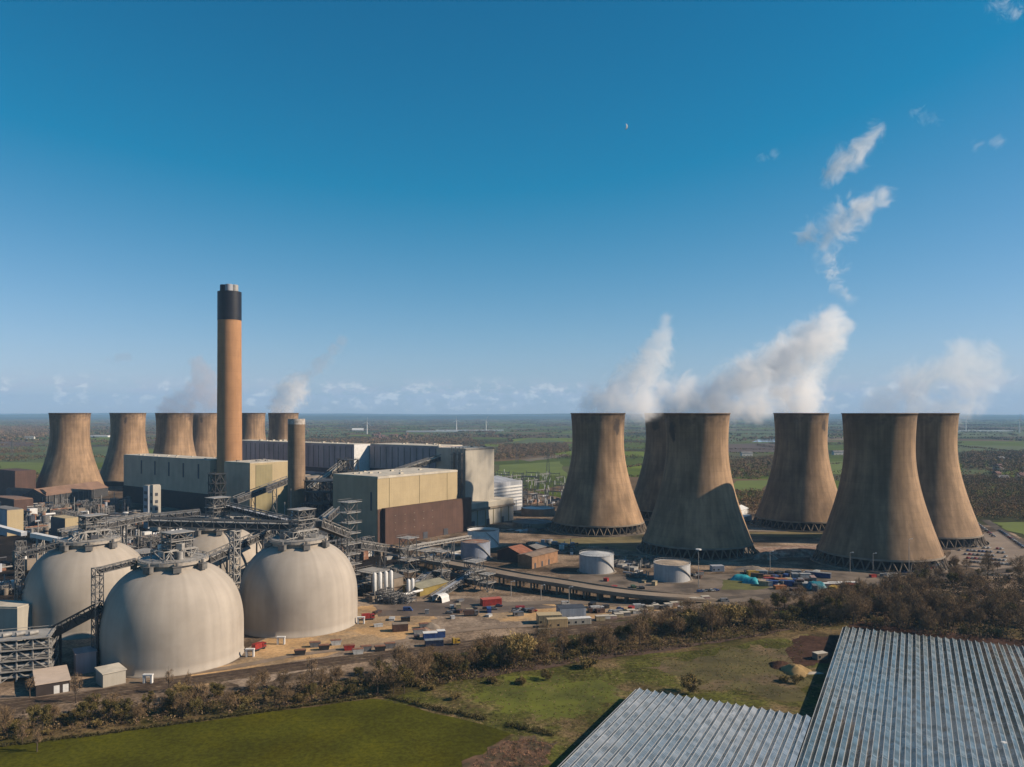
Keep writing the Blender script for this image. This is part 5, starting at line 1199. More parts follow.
# ------------------------------------------------------------------ multi-span greenhouses in the foreground
def glass_roof(name, bright, opaque):
    m = bpy.data.materials.new(name); m.use_nodes = True; t = m.node_tree; l = t.links; b = t.nodes['Principled BSDF']
    tc = node('ShaderNodeTexCoord', t); s = node('ShaderNodeSeparateXYZ', t); l.new(tc.outputs['Object'], s.inputs[0])
    def bars(src, per, wd): return mr(wd, wd*1.6, 1, 0, mth('FRACT', mth('MULTIPLY', src, 1/per, t), None, t), t)
    bar = mth('MAXIMUM', bars(s.outputs[1], 1.05, .1), mth('MULTIPLY', bars(s.outputs[1], 12.6, .03), 1, t), t)
    n1 = node('ShaderNodeTexNoise', t); n1.inputs['Scale'].default_value = .035; n1.inputs['Detail'].default_value = 5; l.new(tc.outputs['Object'], n1.inputs['Vector'])
    n2 = node('ShaderNodeTexNoise', t); n2.inputs['Scale'].default_value = 1; n2.inputs['Detail'].default_value = 4
    c = node('ShaderNodeCombineXYZ', t); l.new(mth('FLOOR', mth('MULTIPLY', s.outputs[0], 1/4.2*2, t), None, t), c.inputs[0]); l.new(mth('MULTIPLY', s.outputs[1], .16, t), c.inputs[1]); l.new(c.outputs[0], n2.inputs['Vector'])
    vn = node('ShaderNodeTexWhiteNoise', t); c2 = node('ShaderNodeCombineXYZ', t); l.new(mth('FLOOR', mth('MULTIPLY', s.outputs[0], 1/2.1, t), None, t), c2.inputs[0]); l.new(mth('FLOOR', mth('MULTIPLY', s.outputs[1], 1/1.05, t), None, t), c2.inputs[1]); l.new(c2.outputs[0], vn.inputs['Vector'])
    col = ramp(t, mth('ADD', mth('MULTIPLY', n1.outputs['Fac'], .55, t), mth('MULTIPLY', n2.outputs['Fac'], .45, t), t), [(.32, bright[0]), (.5, bright[1]), (.68, bright[2])])
    mx = node('ShaderNodeMix', t, data_type='RGBA', blend_type='MULTIPLY'); mx.inputs['Factor'].default_value = 1; l.new(col, mx.inputs['A'])
    cb = node('ShaderNodeCombineXYZ', t); g = mr(0, 1, .86, 1.1, vn.outputs['Value'], t, False)
    for i in range(3): l.new(g, cb.inputs[i])
    l.new(cb.outputs[0], mx.inputs['B'])
    mb_ = node('ShaderNodeMix', t, data_type='RGBA'); l.new(mth('MULTIPLY', bar, .55, t), mb_.inputs['Factor']); l.new(mx.outputs['Result'], mb_.inputs['A']); mb_.inputs['B'].default_value = (.35, .37, .38, 1)
    l.new(mb_.outputs['Result'], b.inputs['Base Color']); b.inputs['Roughness'].default_value = .22; b.inputs['Specular IOR Level'].default_value = .8
    rr = mr(.3, .7, .12, .4, n1.outputs['Fac'], t); l.new(rr, b.inputs['Roughness'])
    tr = node('ShaderNodeBsdfTransparent', t); tr.inputs[0].default_value = (.75, .8, .78, 1); mxs = node('ShaderNodeMixShader', t)
    fac = mth('MAXIMUM', mr(.35, .65, opaque[0], opaque[1], n2.outputs['Fac'], t), mth('MULTIPLY', bar, .9, t), t)
    l.new(fac, mxs.inputs[0]); gl = node('ShaderNodeBsdfGlossy', t); gl.inputs['Color'].default_value = (.95, .97, 1, 1); gl.inputs['Roughness'].default_value = .16; m2 = node('ShaderNodeMixShader', t); fr_ = node('ShaderNodeFresnel', t); fr_.inputs['IOR'].default_value = 1.9
    l.new(mth('MINIMUM', mth('MULTIPLY', fr_.outputs[0], .4, t), .3, t), m2.inputs[0]); l.new(b.outputs[0], m2.inputs[1]); l.new(gl.outputs[0], m2.inputs[2])
    l.new(tr.outputs[0], mxs.inputs[1]); l.new(m2.outputs[0], mxs.inputs[2]); l.new(mxs.outputs[0], t.nodes['Material Output'].inputs['Surface'])
    return m
def greenhouse(label, c, e, w, Ln, n, sp, m, he=4.2, hr=5.5):
    """c: far left corner; e: unit towards the camera along the ridges; w: unit across"""
    t = thing('greenhouse', label, 'greenhouse', (c.x, c.y, 0)); ang = math.atan2(w.y, w.x)
    t.rotation_euler = (0, 0, ang)
    def part(mb, name, mm):
        me = bpy.data.meshes.new(name); me.from_pydata(mb.v, [], mb.f); me.materials.append(mm); o = bpy.data.objects.new(name, me); COL.objects.link(o); o.parent = t; return o
    rf, gt, rd = MB(), MB(), MB()
    for k in range(n):
        x0 = k*sp; r_ = random.Random(k+int(c.x))
        segs = int(Ln/12.6)
        for s_ in range(segs+1):
            y0, y1 = -s_*12.6, -min(Ln, (s_+1)*12.6)
            if y0 <= -Ln: continue
            dz = r_.uniform(-.04, .04)
            rf.quad((x0+.08, y0, he), (x0+sp/2, y0, hr+dz), (x0+sp/2, y1, hr+dz), (x0+.08, y1, he)); rf.quad((x0+sp/2, y0, hr+dz), (x0+sp-.08, y0, he), (x0+sp-.08, y1, he), (x0+sp/2, y1, hr+dz))
        gt.hexa([(x0-.14, -Ln, he-.2), (x0+.14, -Ln, he-.2), (x0+.14, 0.05, he-.2), (x0-.14, .05, he-.2), (x0-.1, -Ln, he+.03), (x0+.1, -Ln, he+.03), (x0+.1, .05, he+.03), (x0-.1, .05, he+.03)])
        rd.bar((x0+sp/2, 0.05, hr+.06), (x0+sp/2, -Ln, hr+.06), .13)
        for s_ in range(int(Ln/6.3)):      # open vents here and there
            if r_.random() < .0: pass
    part(rf, 'glass_roof', m); part(gt, 'gutter', m_metalw); part(rd, 'ridge', m_metalw)
    W = n*sp; ws = MB()
    ws.quad((0, -Ln, 0), (0, 0, 0), (0, 0, he-.2), (0, -Ln, he-.2)); ws.quad((W, -Ln, 0), (W, 0, 0), (W, 0, he-.2), (W, -Ln, he-.2)); ws.quad((0, 0, 0), (W, 0, 0), (W, 0, he-.2), (0, 0, he-.2))
    for k in range(n): ws.quad((k*sp, 0, he-.2), (k*sp+sp, 0, he-.2), (k*sp+sp/2, 0, hr))
    part(ws, 'side_glazing', mat('greenhouse_side', (.05, .055, .05), .3, .3, .3, spec=.5))
    fr = MB()
    for k in range(int(Ln/3)): fr.bar((-.06, -k*3-.5, 0), (-.06, -k*3-.5, he), .12)
    for k in range(n+1): fr.bar((k*sp, .08, 0), (k*sp, .08, he), .14)
    part(fr, 'frame', m_metalw); return t
e1 = Vector((-.45, -.893, 0)).normalized(); w1 = Vector((-e1.y, e1.x, 0)); w1 = Vector((.893, -.45, 0)).normalized()
zr = 4.3
gA = G(843, 627, zr); gA.z = 0
greenhouse('right-hand greenhouse with blue-grey striped ridged roof, reaching farther back toward the wood', gA, e1, w1, 260, 60, 3.2, glass_roof('glass_roof_blue', [(.06, .085, .065), (.12, .15, .12), (.22, .225, .18)], (.35, .75)), 4.2, 4.95)
gB = G(636, 689, zr); gB.z = 0
dd = (gA-gB).dot(w1); nB = round(dd/3.15)
greenhouse('left-hand greenhouse with paler whitish ridged roof, ending nearer to the camera', gB, e1, w1, 190, nB, dd/nB-.02, glass_roof('glass_roof_pale', [(.12, .125, .11), (.2, .2, .175), (.36, .34, .3)], (.6, .92)), 4.2, 5.0)
for k, (nm_, c_, lb) in enumerate((('white_tarpaulin', G(1004, 742, 5.9), 'small white sheet lying on the greenhouse roof near the frame edge'),)):
    MB1 = MB().cbox((c_.x, c_.y, 0), 1.6, 1.2, .25, .3, 5.65); o = MB1.build(nm_, m_whitel); tag(o, lb, 'sheet')

# ------------------------------------------------------------------ trees
def tree_proto(h, r, kind, seed):
    g = np.random.default_rng(seed); rn = random.Random(seed); mb = MB(); z_c = h*{'bush': .05, 'slim': .12, 'bare': .2}.get(kind, .28)
    def cone_bar(p, q, r0, r1, n=5):
        p = Vector(p); q = Vector(q); d = (q-p).normalized(); a = d.orthogonal().normalized(); b2 = d.cross(a); b = len(mb.v)
        for e, rr in ((p, r0), (q, r1)):
            for i in range(n): t = 2*math.pi*i/n; mb.v.append(tuple(e+a*rr*math.cos(t)+b2*rr*math.sin(t)))
        for i in range(n): j = (i+1) % n; mb.f.append((b+i, b+j, b+n+j, b+n+i))
    tips = []
    if kind != 'bush':
        lean = Vector((rn.uniform(-.5, .5), rn.uniform(-.5, .5), 0)); cone_bar((0, 0, 0), lean+ZZ*h*.55, h*.022, h*.012, 6); cone_bar(lean+ZZ*h*.55, lean*1.4+ZZ*h*.95, h*.012, .03, 5)
        for k in range(16):
            z = h*rn.uniform(.2, .8); a = rn.uniform(0, 6.28); l = r*rn.uniform(.5, .95)*(1-.45*(z/h)); p = lean*(z/h/.55 if z < h*.55 else 1)+ZZ*z
            q = p+Vector((math.cos(a)*l, math.sin(a)*l, l*rn.uniform(.5, 1.2))); cone_bar(p, q, h*.008, .04, 4); tips += [q, p.lerp(q, .6)]
    else:
        for k in range(6):
            a = rn.uniform(0, 6.28); q = Vector((math.cos(a)*r*.6, math.sin(a)*r*.6, h*.7)); cone_bar((0, 0, 0), q, .08, .03, 4); tips.append(q)
    root = bpy.data.objects.new({'bush': 'bush', 'willow': 'willow_tree', 'bare': 'bare_tree', 'ivy': 'ivy_tree', 'slim': 'slim_tree'}[kind], None); COL.objects.link(root)
    mb.build('trunk' if kind != 'bush' else 'stem', m_bark, root)
    # crown: clumps of twigs round branch tips
    K = {'bare': 44, 'willow': 40, 'ivy': 30, 'bush': 20, 'slim': 30}[kind]; per = {'bare': 40, 'willow': 48, 'ivy': 110, 'bush': 110, 'slim': 14}[kind]
    cl = g.normal(size=(K, 3)); cl /= np.linalg.norm(cl, axis=1, keepdims=True); cl *= g.random((K, 1))**.4*.8
    cl = cl*np.array([r, r, (h-z_c)/2])+np.array([0, 0, (h+z_c)/2])
    cr = g.uniform(.18, .34, K)*r
    d = g.normal(size=(K, per, 3)); d /= np.linalg.norm(d, axis=2, keepdims=True); c = cl[:, None, :]+d*(g.random((K, per, 1))**.5)*cr[:, None, None]
    c = c.reshape(-1, 3); n = len(c); out_ = c-np.array([0, 0, z_c]); out_ /= np.linalg.norm(out_, axis=1, keepdims=True)+1e-6
    if kind in ('bare', 'slim'): L1, W1 = 1.15, .05
    elif kind == 'willow': L1, W1 = .9, .11
    else: L1, W1 = .34, .13
    ax = out_+g.normal(size=(n, 3))*.6; ax /= np.linalg.norm(ax, axis=1, keepdims=True); sd = np.cross(ax, g.normal(size=(n, 3))); sd /= np.linalg.norm(sd, axis=1, keepdims=True)
    Lr = g.uniform(.6, 1.4, (n, 1))*L1; v = np.stack([c-ax*Lr/2-sd*W1, c-ax*Lr/2+sd*W1, c+ax*Lr/2], 1).reshape(-1, 3)
    v[:, 2] = np.maximum(v[:, 2], .05)
    me = bpy.data.meshes.new('crown'); me.vertices.add(n*3); me.vertices.foreach_set('co', v.ravel().astype(np.float32)); me.loops.add(n*3); me.loops.foreach_set('vertex_index', np.arange(n*3, dtype=np.int32))
    me.polygons.add(n); me.polygons.foreach_set('loop_start', np.arange(0, n*3, 3, dtype=np.int32)); me.polygons.foreach_set('loop_total', np.full(n, 3, np.int32)); me.update(calc_edges=True)
    base = {'bare': (.2, .135, .075), 'willow': (.29, .21, .085), 'ivy': (.13, .105, .04), 'bush': (.19, .14, .055), 'slim': (.22, .15, .09)}[kind]
    kc = np.repeat(g.uniform(.65, 1.3, (K, 1)), per, axis=0)
    set_cols(me, np.array(base)*kc*g.uniform(.75, 1.25, (n, 1))); me.materials.append(m_foli)
    o = bpy.data.objects.new('crown', me); COL.objects.link(o); o.parent = root; return root
TP = {'bare': [tree_proto(h, r_, 'bare', s) for h, r_, s in ((11, 4.6, 1), (12.5, 5, 2), (9.5, 4.4, 3), (10.5, 5.4, 4))], 'ivy': [tree_proto(8.5, 3.6, 'ivy', 11), tree_proto(10, 4.2, 'ivy', 12)],
      'bush': [tree_proto(3.6, 3.0, 'bush', 21), tree_proto(4.8, 3.8, 'bush', 22), tree_proto(2.6, 2.6, 'bush', 23)], 'willow': [tree_proto(10.5, 4.8, 'willow', 31), tree_proto(9.5, 5.4, 'willow', 32)], 'slim': [tree_proto(10, 2.0, 'slim', 41), tree_proto(11.5, 2.4, 'slim', 42)]}
CATS = {'bare': 'tree', 'ivy': 'tree', 'bush': 'bush', 'willow': 'tree', 'slim': 'tree'}
usedp = set(); ntree = 0
def plant(kind, p, label, group, s=1.0):
    global ntree; k = random.randrange(len(TP[kind])); pr = TP[kind][k]; ntree += 1; s *= random.uniform(.85, 1.3)*(1.15 if kind in ('bare', 'ivy', 'slim') else 1.1); rz = random.uniform(0, 6.28)
    sc3 = (s*random.uniform(.9, 1.15), s*random.uniform(.9, 1.15), s)
    if (kind, k) not in usedp:
        usedp.add((kind, k)); pr.location = p; pr.rotation_euler = (0, 0, rz); pr.scale = sc3; return tag(pr, label, CATS[kind], group)
    return copy_tree(pr, p, rz, label, group, sc3, CATS[kind])
rt = random.Random(21)
LB = {'bare': 'leafless brown tree', 'ivy': 'dark ivy-covered tree', 'bush': 'olive-brown bush', 'willow': 'yellowish willow tree', 'slim': 'slim pale bare tree'}
def pick(w):
    x = rt.random()*sum(w.values())
    for k, v in w.items():
        x -= v
        if x <= 0: return k
def belt(line_lo, line_hi, n, w, where, group, s=1.0):
    """trees between two pixel polylines of their feet"""
    for i in range(n):
        t = (i+rt.random())/n; 
        def at(line):
            f = t*(len(line)-1); k = min(int(f), len(line)-2); f -= k; return (line[k][0]*(1-f)+line[k+1][0]*f, line[k][1]*(1-f)+line[k+1][1]*f)
        a, b = at(line_lo), at(line_hi); f = rt.random(); px, py = a[0]*(1-f)+b[0]*f, a[1]*(1-f)+b[1]*f
        kd = pick(w); plant(kd, G(px, py), '%s %s' % (LB[kd], where), group+(' (bushes)' if kd == 'bush' else ''), s)
belt([(-30, 746), (100, 728), (240, 712), (376, 696)], [(-30, 726), (100, 714), (240, 692), (376, 676)], 62, {'bare': 3, 'ivy': 3.5, 'bush': 5, 'slim': 1.4}, 'between the pasture and the railway, below the domes', 'trees between pasture and railway', .68)
belt([(376, 700), (450, 684), (520, 668), (620, 652)], [(376, 674), (450, 664), (520, 650), (620, 638)], 52, {'bare': 6, 'ivy': 1.6, 'bush': 3.5}, 'along the railway in front of the sandy yard', 'trees in front of the sandy yard', .85)
belt([(620, 652), (700, 640), (790, 628), (835, 624)], [(620, 632), (700, 622), (790, 608), (835, 602)], 46, {'bare': 7, 'ivy': 1.4, 'bush': 3}, 'along the railway in front of the tanks', 'trees in front of the tanks', .95)
belt([(830, 624), (900, 632), (960, 638), (1050, 646)], [(830, 592), (900, 586), (960, 578), (1050, 572)], 112, {'bare': 8, 'ivy': 1.2, 'bush': 1}, 'in the dense belt behind the right-hand greenhouse', 'trees behind the right-hand greenhouse', 1.0)
for px, py, s, lb in ((515, 668, 1.25, 'yellowish willow tree right of the track, tallest in front of the yard'), (525, 664, 1.0, 'smaller yellowish willow beside the tallest one in front of the yard'), (676, 634, 1.0, 'left one of the row of yellowish willows below the storage strip'), (692, 631, 1.1, 'second of the row of yellowish willows below the storage strip'), (712, 630, 1.2, 'third of the row of yellowish willows below the storage strip'), (730, 629, 1.2, 'fourth of the row of yellowish willows below the storage strip'),
        (180, 700, .7, 'ochre young willow at the foot of the nearest dome'), (203, 697, .5, 'small ochre willow right of the ochre one by the nearest dome'), (655, 645, .5, 'small yellowish willow left of the willow row')):
    plant('willow', G(px, py), lb, None, s)
for px, py, s, lb in ((22, 745, .8, 'slim pale tree at the left end of the belt'), (37, 752, .8, 'slim pale tree standing in the pasture edge at the left'), (95, 716, .9, 'slim pale tree in front of the small whitish hut'), (76, 703, .9, 'slim bare tree in front of the blue-grey hut'), (169, 693, 1.0, 'slim bare tree against the nearest dome, left one'), (188, 692, .9, 'slim bare tree against the nearest dome, right one'), (312, 690, 1.0, 'slim tall tree above the pasture corner'), (378, 696, 1.1, 'tall slim tree exactly at the pasture corner'), (562, 655, .9, 'slim pale tree right of the tall willow'), (30, 698, .7, 'thin tree in front of the dark-walled hut')):
    plant('slim', G(px, py), lb, None, s)
for px, py, s, lb in ((546, 680, 1.0, 'round dark bush alone on the meadow, right one of two'), (521, 684, .9, 'dark bush on the meadow left of the round one'), (492, 683, .8, 'low bush on the meadow below the tall willow'), (690, 693, 1.3, 'brown bush touching the left-hand greenhouse end'), (797, 684, .7, 'small bush near the tan soil heap'), (785, 682, .8, 'low bush left of the soil heap bush'), (955, 563, .9, 'dark bush standing in the car park edge'), (950, 565, .8, 'lower dark bush at the car park edge'), (588, 668, 1.2, 'olive round bush at the front of the belt'), (455, 700, .9, 'straggly bush beside the pasture hedge'), (430, 690, 1.0, 'straggly brown bush above the pasture hedge')):
    plant('bush', G(px, py), lb, None, s)
belt([(930, 566), (980, 580), (1050, 592)], [(950, 560), (1000, 568), (1050, 570)], 12, {'bare': 3, 'bush': 2}, 'between the car park and the dense belt', 'trees in front of the car park', .8)
def hedge(label, pl, w, h, tri=.35, dens=40, col=(.07, .06, .025), name='hedge', low=0):
    pts = []; path_ = [G(*p) for p in pl]
    for a, b in zip(path_[:-1], path_[1:]):
        n = max(2, int((b-a).length/.7))
        for i in range(n): p = a.lerp(b, i/n); pts.append((p.x+random.gauss(0, w*.2), p.y+random.gauss(0, w*.2)))
    pts = np.array(pts); n = len(pts); me = clump_mesh(name, pts, np.full(n, w*.5)*rng.uniform(.7, 1.2, n), rng.uniform(.6, 1.2, n)*h, dens, tri, np.tile(col, (n, 1))*rng.uniform(.7, 1.3, (n, 1)), low)
    o = bpy.data.objects.new(name, me); COL.objects.link(o); return tag(o, label, 'hedge')
hedge('dark clipped hedge along the slanting edge of the pasture', [(386, 697), (440, 711), (488, 721)], 2.2, 1.9)
hedge('short dark hedge continuing toward the greenhouse', [(508, 726), (535, 732), (556, 737)], 2.4, 2)
hedge('low dark hedge between the pasture and the tree belt', [(-60, 756), (0, 747), (100, 735), (200, 721), (300, 707), (376, 697)], 1.6, 1.2)
# undergrowth filling the belts
def under(name, label, poly, sp, h, r_, col, dens=24, tri=.45):
    pts = poly_pts([G(*p) for p in poly], sp); n = len(pts); cols = np.array(col)[rng.integers(0, len(col), n)]*rng.uniform(.7, 1.25, (n, 1))
    me = clump_mesh(name, pts, rng.uniform(.6, 1.3, n)*r_, rng.uniform(.4, 1.2, n)*h, dens, tri, cols, 0); o = bpy.data.objects.new(name, me); COL.objects.link(o); tag(o, label, 'undergrowth', None, 'stuff')
bc = [(.15, .1, .06), (.1, .085, .035), (.18, .125, .065), (.09, .062, .04)]
under('undergrowth', 'tangled brown undergrowth beneath the trees between pasture and railway', [(-60, 748), (100, 730), (240, 713), (376, 697), (376, 678), (240, 692), (100, 712), (-60, 728)], 2.3, 3.0, 1.7, bc)
under('undergrowth', 'tangled brown undergrowth beneath the trees along the railway in the middle', [(376, 698), (450, 684), (520, 672), (620, 656), (740, 640), (835, 628), (835, 603), (740, 616), (620, 634), (500, 650), (376, 674)], 2.7, 3.2, 2.0, bc)
under('undergrowth', 'brown undergrowth beneath the dense belt behind the greenhouse', [(835, 626), (960, 640), (1060, 648), (1060, 575), (960, 580), (835, 592)], 4, 5.5, 3.2, [(.17, .115, .07), (.14, .095, .06), (.08, .07, .032)], 34, .6)
under('brambles', 'pinkish brown brambles on the bank beside the left-hand greenhouse', [(455, 790), (480, 757), (515, 738), (556, 742), (535, 790)], 1.5, 1.1, .9, [(.32, .18, .11), (.22, .12, .08), (.12, .09, .05)], 26, .22)
under('tussocks', 'straw-coloured tussocks scattered over the rough meadow', [(400, 702), (460, 684), (560, 668), (700, 650), (800, 640), (815, 700), (640, 688), (560, 760), (515, 735)], 1.9, .5, .7, [(.22, .16, .08), (.12, .11, .035), (.3, .22, .12), (.07, .08, .02)], 12, .2)
under('reeds', 'dry reeds and saplings along the path at the foot of the belt', [(460, 684), (600, 660), (740, 640), (740, 630), (600, 648), (460, 672)], 2.6, 1.8, 1.2, bc, 20, .3)

# ------------------------------------------------------------------ steam
def plume(name, label, nodes, dens, seed, amp=1.15, sc_=.04, t0=.42, cat='steam plume', col=(1, 1, 1), soft=.3, vox=5.0):
    """nodes: (px, py, q, radius px). A closed hull round the puffs holds an uneven volume that thins to nothing inside it"""
    nn_ = [nodes[0]]
    for a_, b_ in zip(nodes[:-1], nodes[1:]):
        gap = math.hypot(a_[0]-b_[0], a_[1]-b_[1])
        if .75*min(a_[3], b_[3]) < gap < 3.2*max(a_[3], b_[3]): nn_.append(tuple((x+y)/2 for x, y in zip(a_, b_)))
        nn_.append(b_)
    cs = [(P(px, q, HC-(py-EY)*q), rpx*q) for px, py, q, rpx in nn_]
    org = cs[0][0].copy(); bm = bmesh.new()
    dense = []
    for i in range(len(cs)):
        dense.append(cs[i])
    for c, r in dense:
        bmesh.ops.create_icosphere(bm, subdivisions=2, radius=r*1.42, matrix=Matrix.Translation(c-org))
    me = bpy.data.meshes.new(name); bm.to_mesh(me); bm.free()
    o = bpy.data.objects.new(name, me); COL.objects.link(o); o.location = org
    md = o.modifiers.new('hull', 'REMESH'); md.mode = 'VOXEL'; md.voxel_size = vox
    m = bpy.data.materials.new(name+'_volume'); m.use_nodes = True; t = m.node_tree; t.nodes.clear(); l = t.links
    ou = node('ShaderNodeOutputMaterial', t); pv = node('ShaderNodeVolumePrincipled', t); l.new(pv.outputs[0], ou.inputs['Volume'])
    pv.inputs['Color'].default_value = (*col, 1); pv.inputs['Anisotropy'].default_value = .1
    tc = node('ShaderNodeTexCoord', t)
    nz = node('ShaderNodeTexNoise', t); nz.inputs['Scale'].default_value = sc_; nz.inputs['Detail'].default_value = 8; nz.inputs['Roughness'].default_value = .68; nz.inputs['Distortion'].default_value = .9
    mp = node('ShaderNodeMapping', t); mp.inputs['Location'].default_value = (seed*13.1, seed*7.7, 0); l.new(tc.outputs['Object'], mp.inputs[0]); l.new(mp.outputs[0], nz.inputs['Vector'])
    fld = None
    for c, r in cs:
        vd = node('ShaderNodeVectorMath', t, operation='DISTANCE'); l.new(tc.outputs['Object'], vd.inputs[0]); vd.inputs[1].default_value = tuple(c-org)
        f = mr(0, r*1.4, 1, 0, vd.outputs['Value'], t, False); fld = f if fld is None else mth('MAXIMUM', fld, f, t)
    tot = mth('ADD', fld, mth('MULTIPLY', mth('SUBTRACT', nz.outputs['Fac'], .5, t), amp*2, t), t)
    edge = mr(0, .4, 0, 1, fld, t)
    l.new(mth('MULTIPLY', mth('MULTIPLY', mr(t0, t0+soft, 0, 1, tot, t), edge, t), dens, t), pv.inputs['Density'])
    me.materials.append(m); return tag(o, label, cat, 'steam from the cooling towers')
q1, q2, q3, q4, q5, q6 = .985, 1.12, .838, 1.02, .765, .90
plume('steam_plume', 'steam plume drifting up and right from the front left tower of the steaming group', [(590, 409, q1, 15), (602, 402, q1, 22), (618, 394, q1, 25), (634, 382, q1, 25), (648, 368, q1, 21), (657, 353, q1, 16), (662, 339, q1, 13), (664, 328, q1, 11), (666, 319, q1, 8), (642, 402, q1, 24), (625, 405, q1, 22), (612, 408, q1, 18)], .042, 1, t0=.26, soft=.55, amp=1.3, sc_=.05)
plume('steam_plume', 'low rolling steam bank between the middle front tower and the brightest column', [(672, 408, q2, 22), (686, 396, q2, 22), (702, 402, q2, 22), (720, 396, q2, 24), (740, 384, q2, 26), (758, 374, q2, 26), (776, 362, q2, 24), (790, 352, q2, 20), (732, 406, q2, 24), (756, 400, q2, 22), (690, 384, q2, 14), (668, 392, q2, 14), (778, 396, q2, 18)], .05, 2, t0=.22, soft=.55, amp=1.2, sc_=.045)
plume('steam_plume', 'thickest white steam column rising straight from the tower standing back', [(801, 405, q4, 27), (799, 388, q4, 27), (800, 370, q4, 30), (806, 352, q4, 30), (815, 338, q4, 28), (824, 325, q4, 20), (800, 340, q4, 20), (788, 358, q4, 22), (832, 345, q4, 14), (831, 316, q4, 12), (846, 326, q4, 10)], .055, 3, t0=.22, soft=.6, amp=1.35, sc_=.045)
plume('steam_plume', 'pinkish steam over the nearest tower, spreading right and upward', [(876, 408, q6, 20), (894, 398, q6, 24), (914, 388, q6, 27), (936, 380, q6, 28), (956, 366, q6, 26), (967, 348, q6, 17), (984, 364, q6, 22), (950, 400, q6, 26), (978, 390, q6, 20), (996, 376, q6, 14), (906, 408, q6, 20), (928, 404, q6, 20)], .02, 4, t0=.22, soft=.6, amp=1.35, sc_=.04)
plume('steam_plume', 'lower ragged drifting steam wisp high above the brightest column', [(850, 296, q4, 13), (840, 284, q4, 15), (832, 266, q4, 19), (828, 248, q4, 22), (836, 230, q4, 24), (846, 213, q4, 22), (864, 209, q4, 17), (882, 199, q4, 15), (813, 234, q4, 18), (802, 238, q4, 13)], .05, 5, sc_=.045, t0=.5, amp=1.5, soft=.55)
plume('steam_plume', 'upper ragged steam wisp, highest above the steaming towers', [(831, 172, q4, 15), (842, 164, q4, 19), (856, 155, q4, 19), (867, 144, q4, 16), (876, 132, q4, 15)], .05, 16, sc_=.045, t0=.5, amp=1.5, soft=.55)
plume('steam_plume', 'dim shadowed steam over the third tower, left of the tall chimney', [(168, 408, 1.5, 14), (182, 404, 1.5, 18), (197, 396, 1.5, 18), (206, 382, 1.5, 17), (199, 368, 1.5, 12), (212, 398, 1.5, 18)], .022, 7, t0=.34, col=(.72, .7, .75), amp=1.3)  # grey volume colour carries the shadowed tone of this steam
plume('steam_plume', 'pale steam puff over the tower behind the slim chimney', [(282, 407, 1.8, 15), (291, 398, 1.8, 17), (296, 388, 1.8, 15), (286, 388, 1.8, 12)], .035, 8, t0=.32)
plume('steam_plume', 'thin grey wisps trailing up right from the puff over the slim chimney', [(303, 384, 1.8, 11), (312, 372, 1.8, 10), (322, 362, 1.8, 11), (332, 352, 1.8, 10), (340, 342, 1.8, 9)], .014, 9, sc_=.05, t0=.46, col=(.7, .7, .75), amp=1.4)
plume('cloud_wisp', 'small bright cloud wisp in the top right corner', [(994, 4, 1.35, 14), (1006, 8, 1.35, 17), (1018, 14, 1.35, 12)], .03, 10, sc_=.05, t0=.6, amp=1.5, cat='cloud', vox=5, soft=.6)
plume('cloud_wisp', 'faint cloud wisp right of the upper steam wisp', [(915, 113, 1.35, 11), (927, 118, 1.35, 12), (937, 123, 1.35, 9)], .015, 11, sc_=.05, t0=.6, amp=1.5, cat='cloud', vox=5, soft=.6)
plume('cloud_wisp', 'tiny cloud wisp at the right frame edge above the towers', [(976, 145, 1.35, 9), (988, 144, 1.35, 9), (999, 142, 1.35, 11)], .016, 12, sc_=.05, t0=.6, amp=1.5, cat='cloud', vox=5, soft=.6)
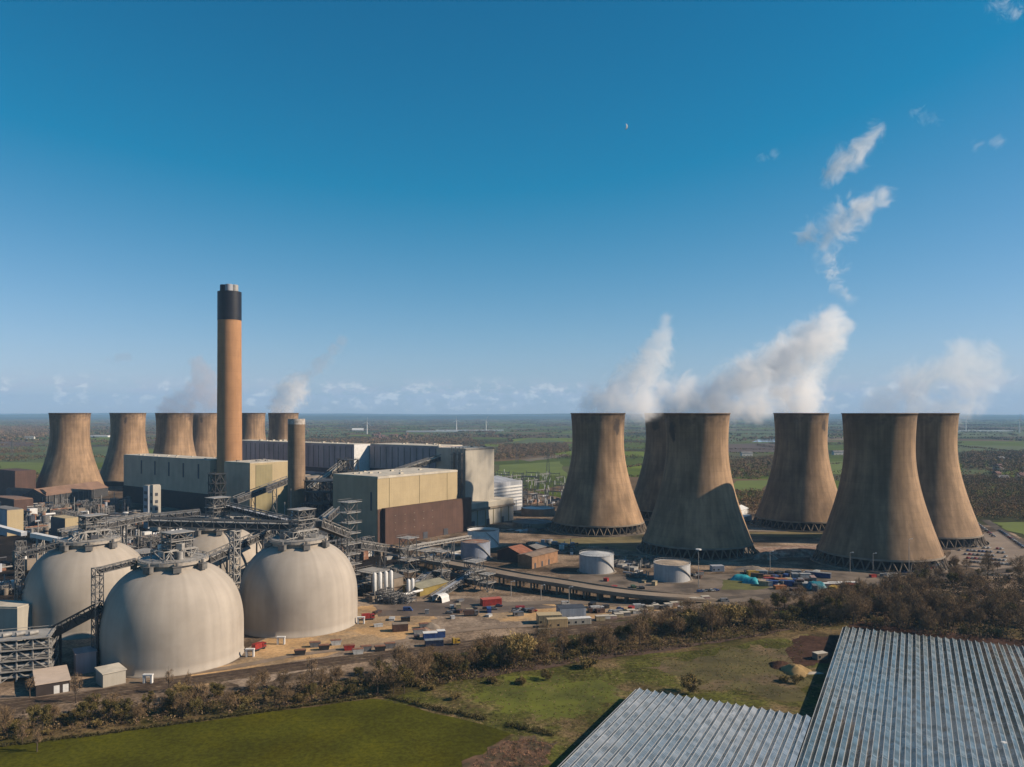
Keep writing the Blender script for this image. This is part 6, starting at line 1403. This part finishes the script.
plume('cloud_wisp', 'tiny faint cloud wisp left of the upper steam wisp', [(764, 157, 1.35, 9), (773, 155, 1.35, 8)], .014, 13, sc_=.05, t0=.6, amp=1.5, cat='cloud', vox=5, soft=.6)
plume('cloud_wisp', 'small dark cloud streak above the second tower of the left group', [(117, 357, 6, 7), (126, 357, 6, 7), (108, 359, 6, 5)], .004, 14, sc_=.01, t0=.36, cat='cloud', vox=14, col=(.6, .6, .65))

# moon: the sunlit crescent
mb = MB(); mc = P(624.5, 88, HC-(126.5-EY)*88); rm_ = 3.4*88; n = 20
for i in range(n+1):
    th = math.pi*i/n-math.pi/2
    for w in (1, .45): mb.v.append((mc.x+rm_*math.cos(th)*w, mc.y-(0 if w == 1 else rm_*.6*math.cos(th)), mc.z+rm_*math.sin(th)))
for i in range(n): mb.f.append((2*i, 2*i+2, 2*i+3, 2*i+1))
o = mb.build('moon', mat('moon_rock', (.3, .33, .36), 1, .1, .01)); tag(o, 'thin pale crescent moon high in the blue sky', 'moon'); o.rotation_euler = (0, 0, 0)

# ------------------------------------------------------------------ haze
hz = MB().hexa([(-24000, -400, -1.5), (24000, -400, -1.5), (24000, 27500, -1.5), (-24000, 27500, -1.5), (-24000, -400, 620), (24000, -400, 620), (24000, 27500, 620), (-24000, 27500, 620)]).build('haze', None) if False else None
me = bpy.data.meshes.new('haze'); b_ = MB().hexa([(-24000, -400, -1.5), (24000, -400, -1.5), (24000, 27800, -1.5), (-24000, 27800, -1.5), (-24000, -400, 700), (24000, -400, 700), (24000, 27800, 700), (-24000, 27800, 700)])
me.from_pydata(b_.v, [], b_.f); hm = bpy.data.materials.new('haze_air'); hm.use_nodes = True; t = hm.node_tree; t.nodes.clear()
ou = node('ShaderNodeOutputMaterial', t); pv = node('ShaderNodeVolumePrincipled', t); pv.inputs['Color'].default_value = (.4, .68, 1, 1); pv.inputs['Density'].default_value = 4.8e-5; pv.inputs['Anisotropy'].default_value = 0
t.links.new(pv.outputs[0], ou.inputs['Volume']); me.materials.append(hm)
o = bpy.data.objects.new('haze', me); COL.objects.link(o); tag(o, 'thin blue air haze over the whole plain', 'haze', None, 'stuff')
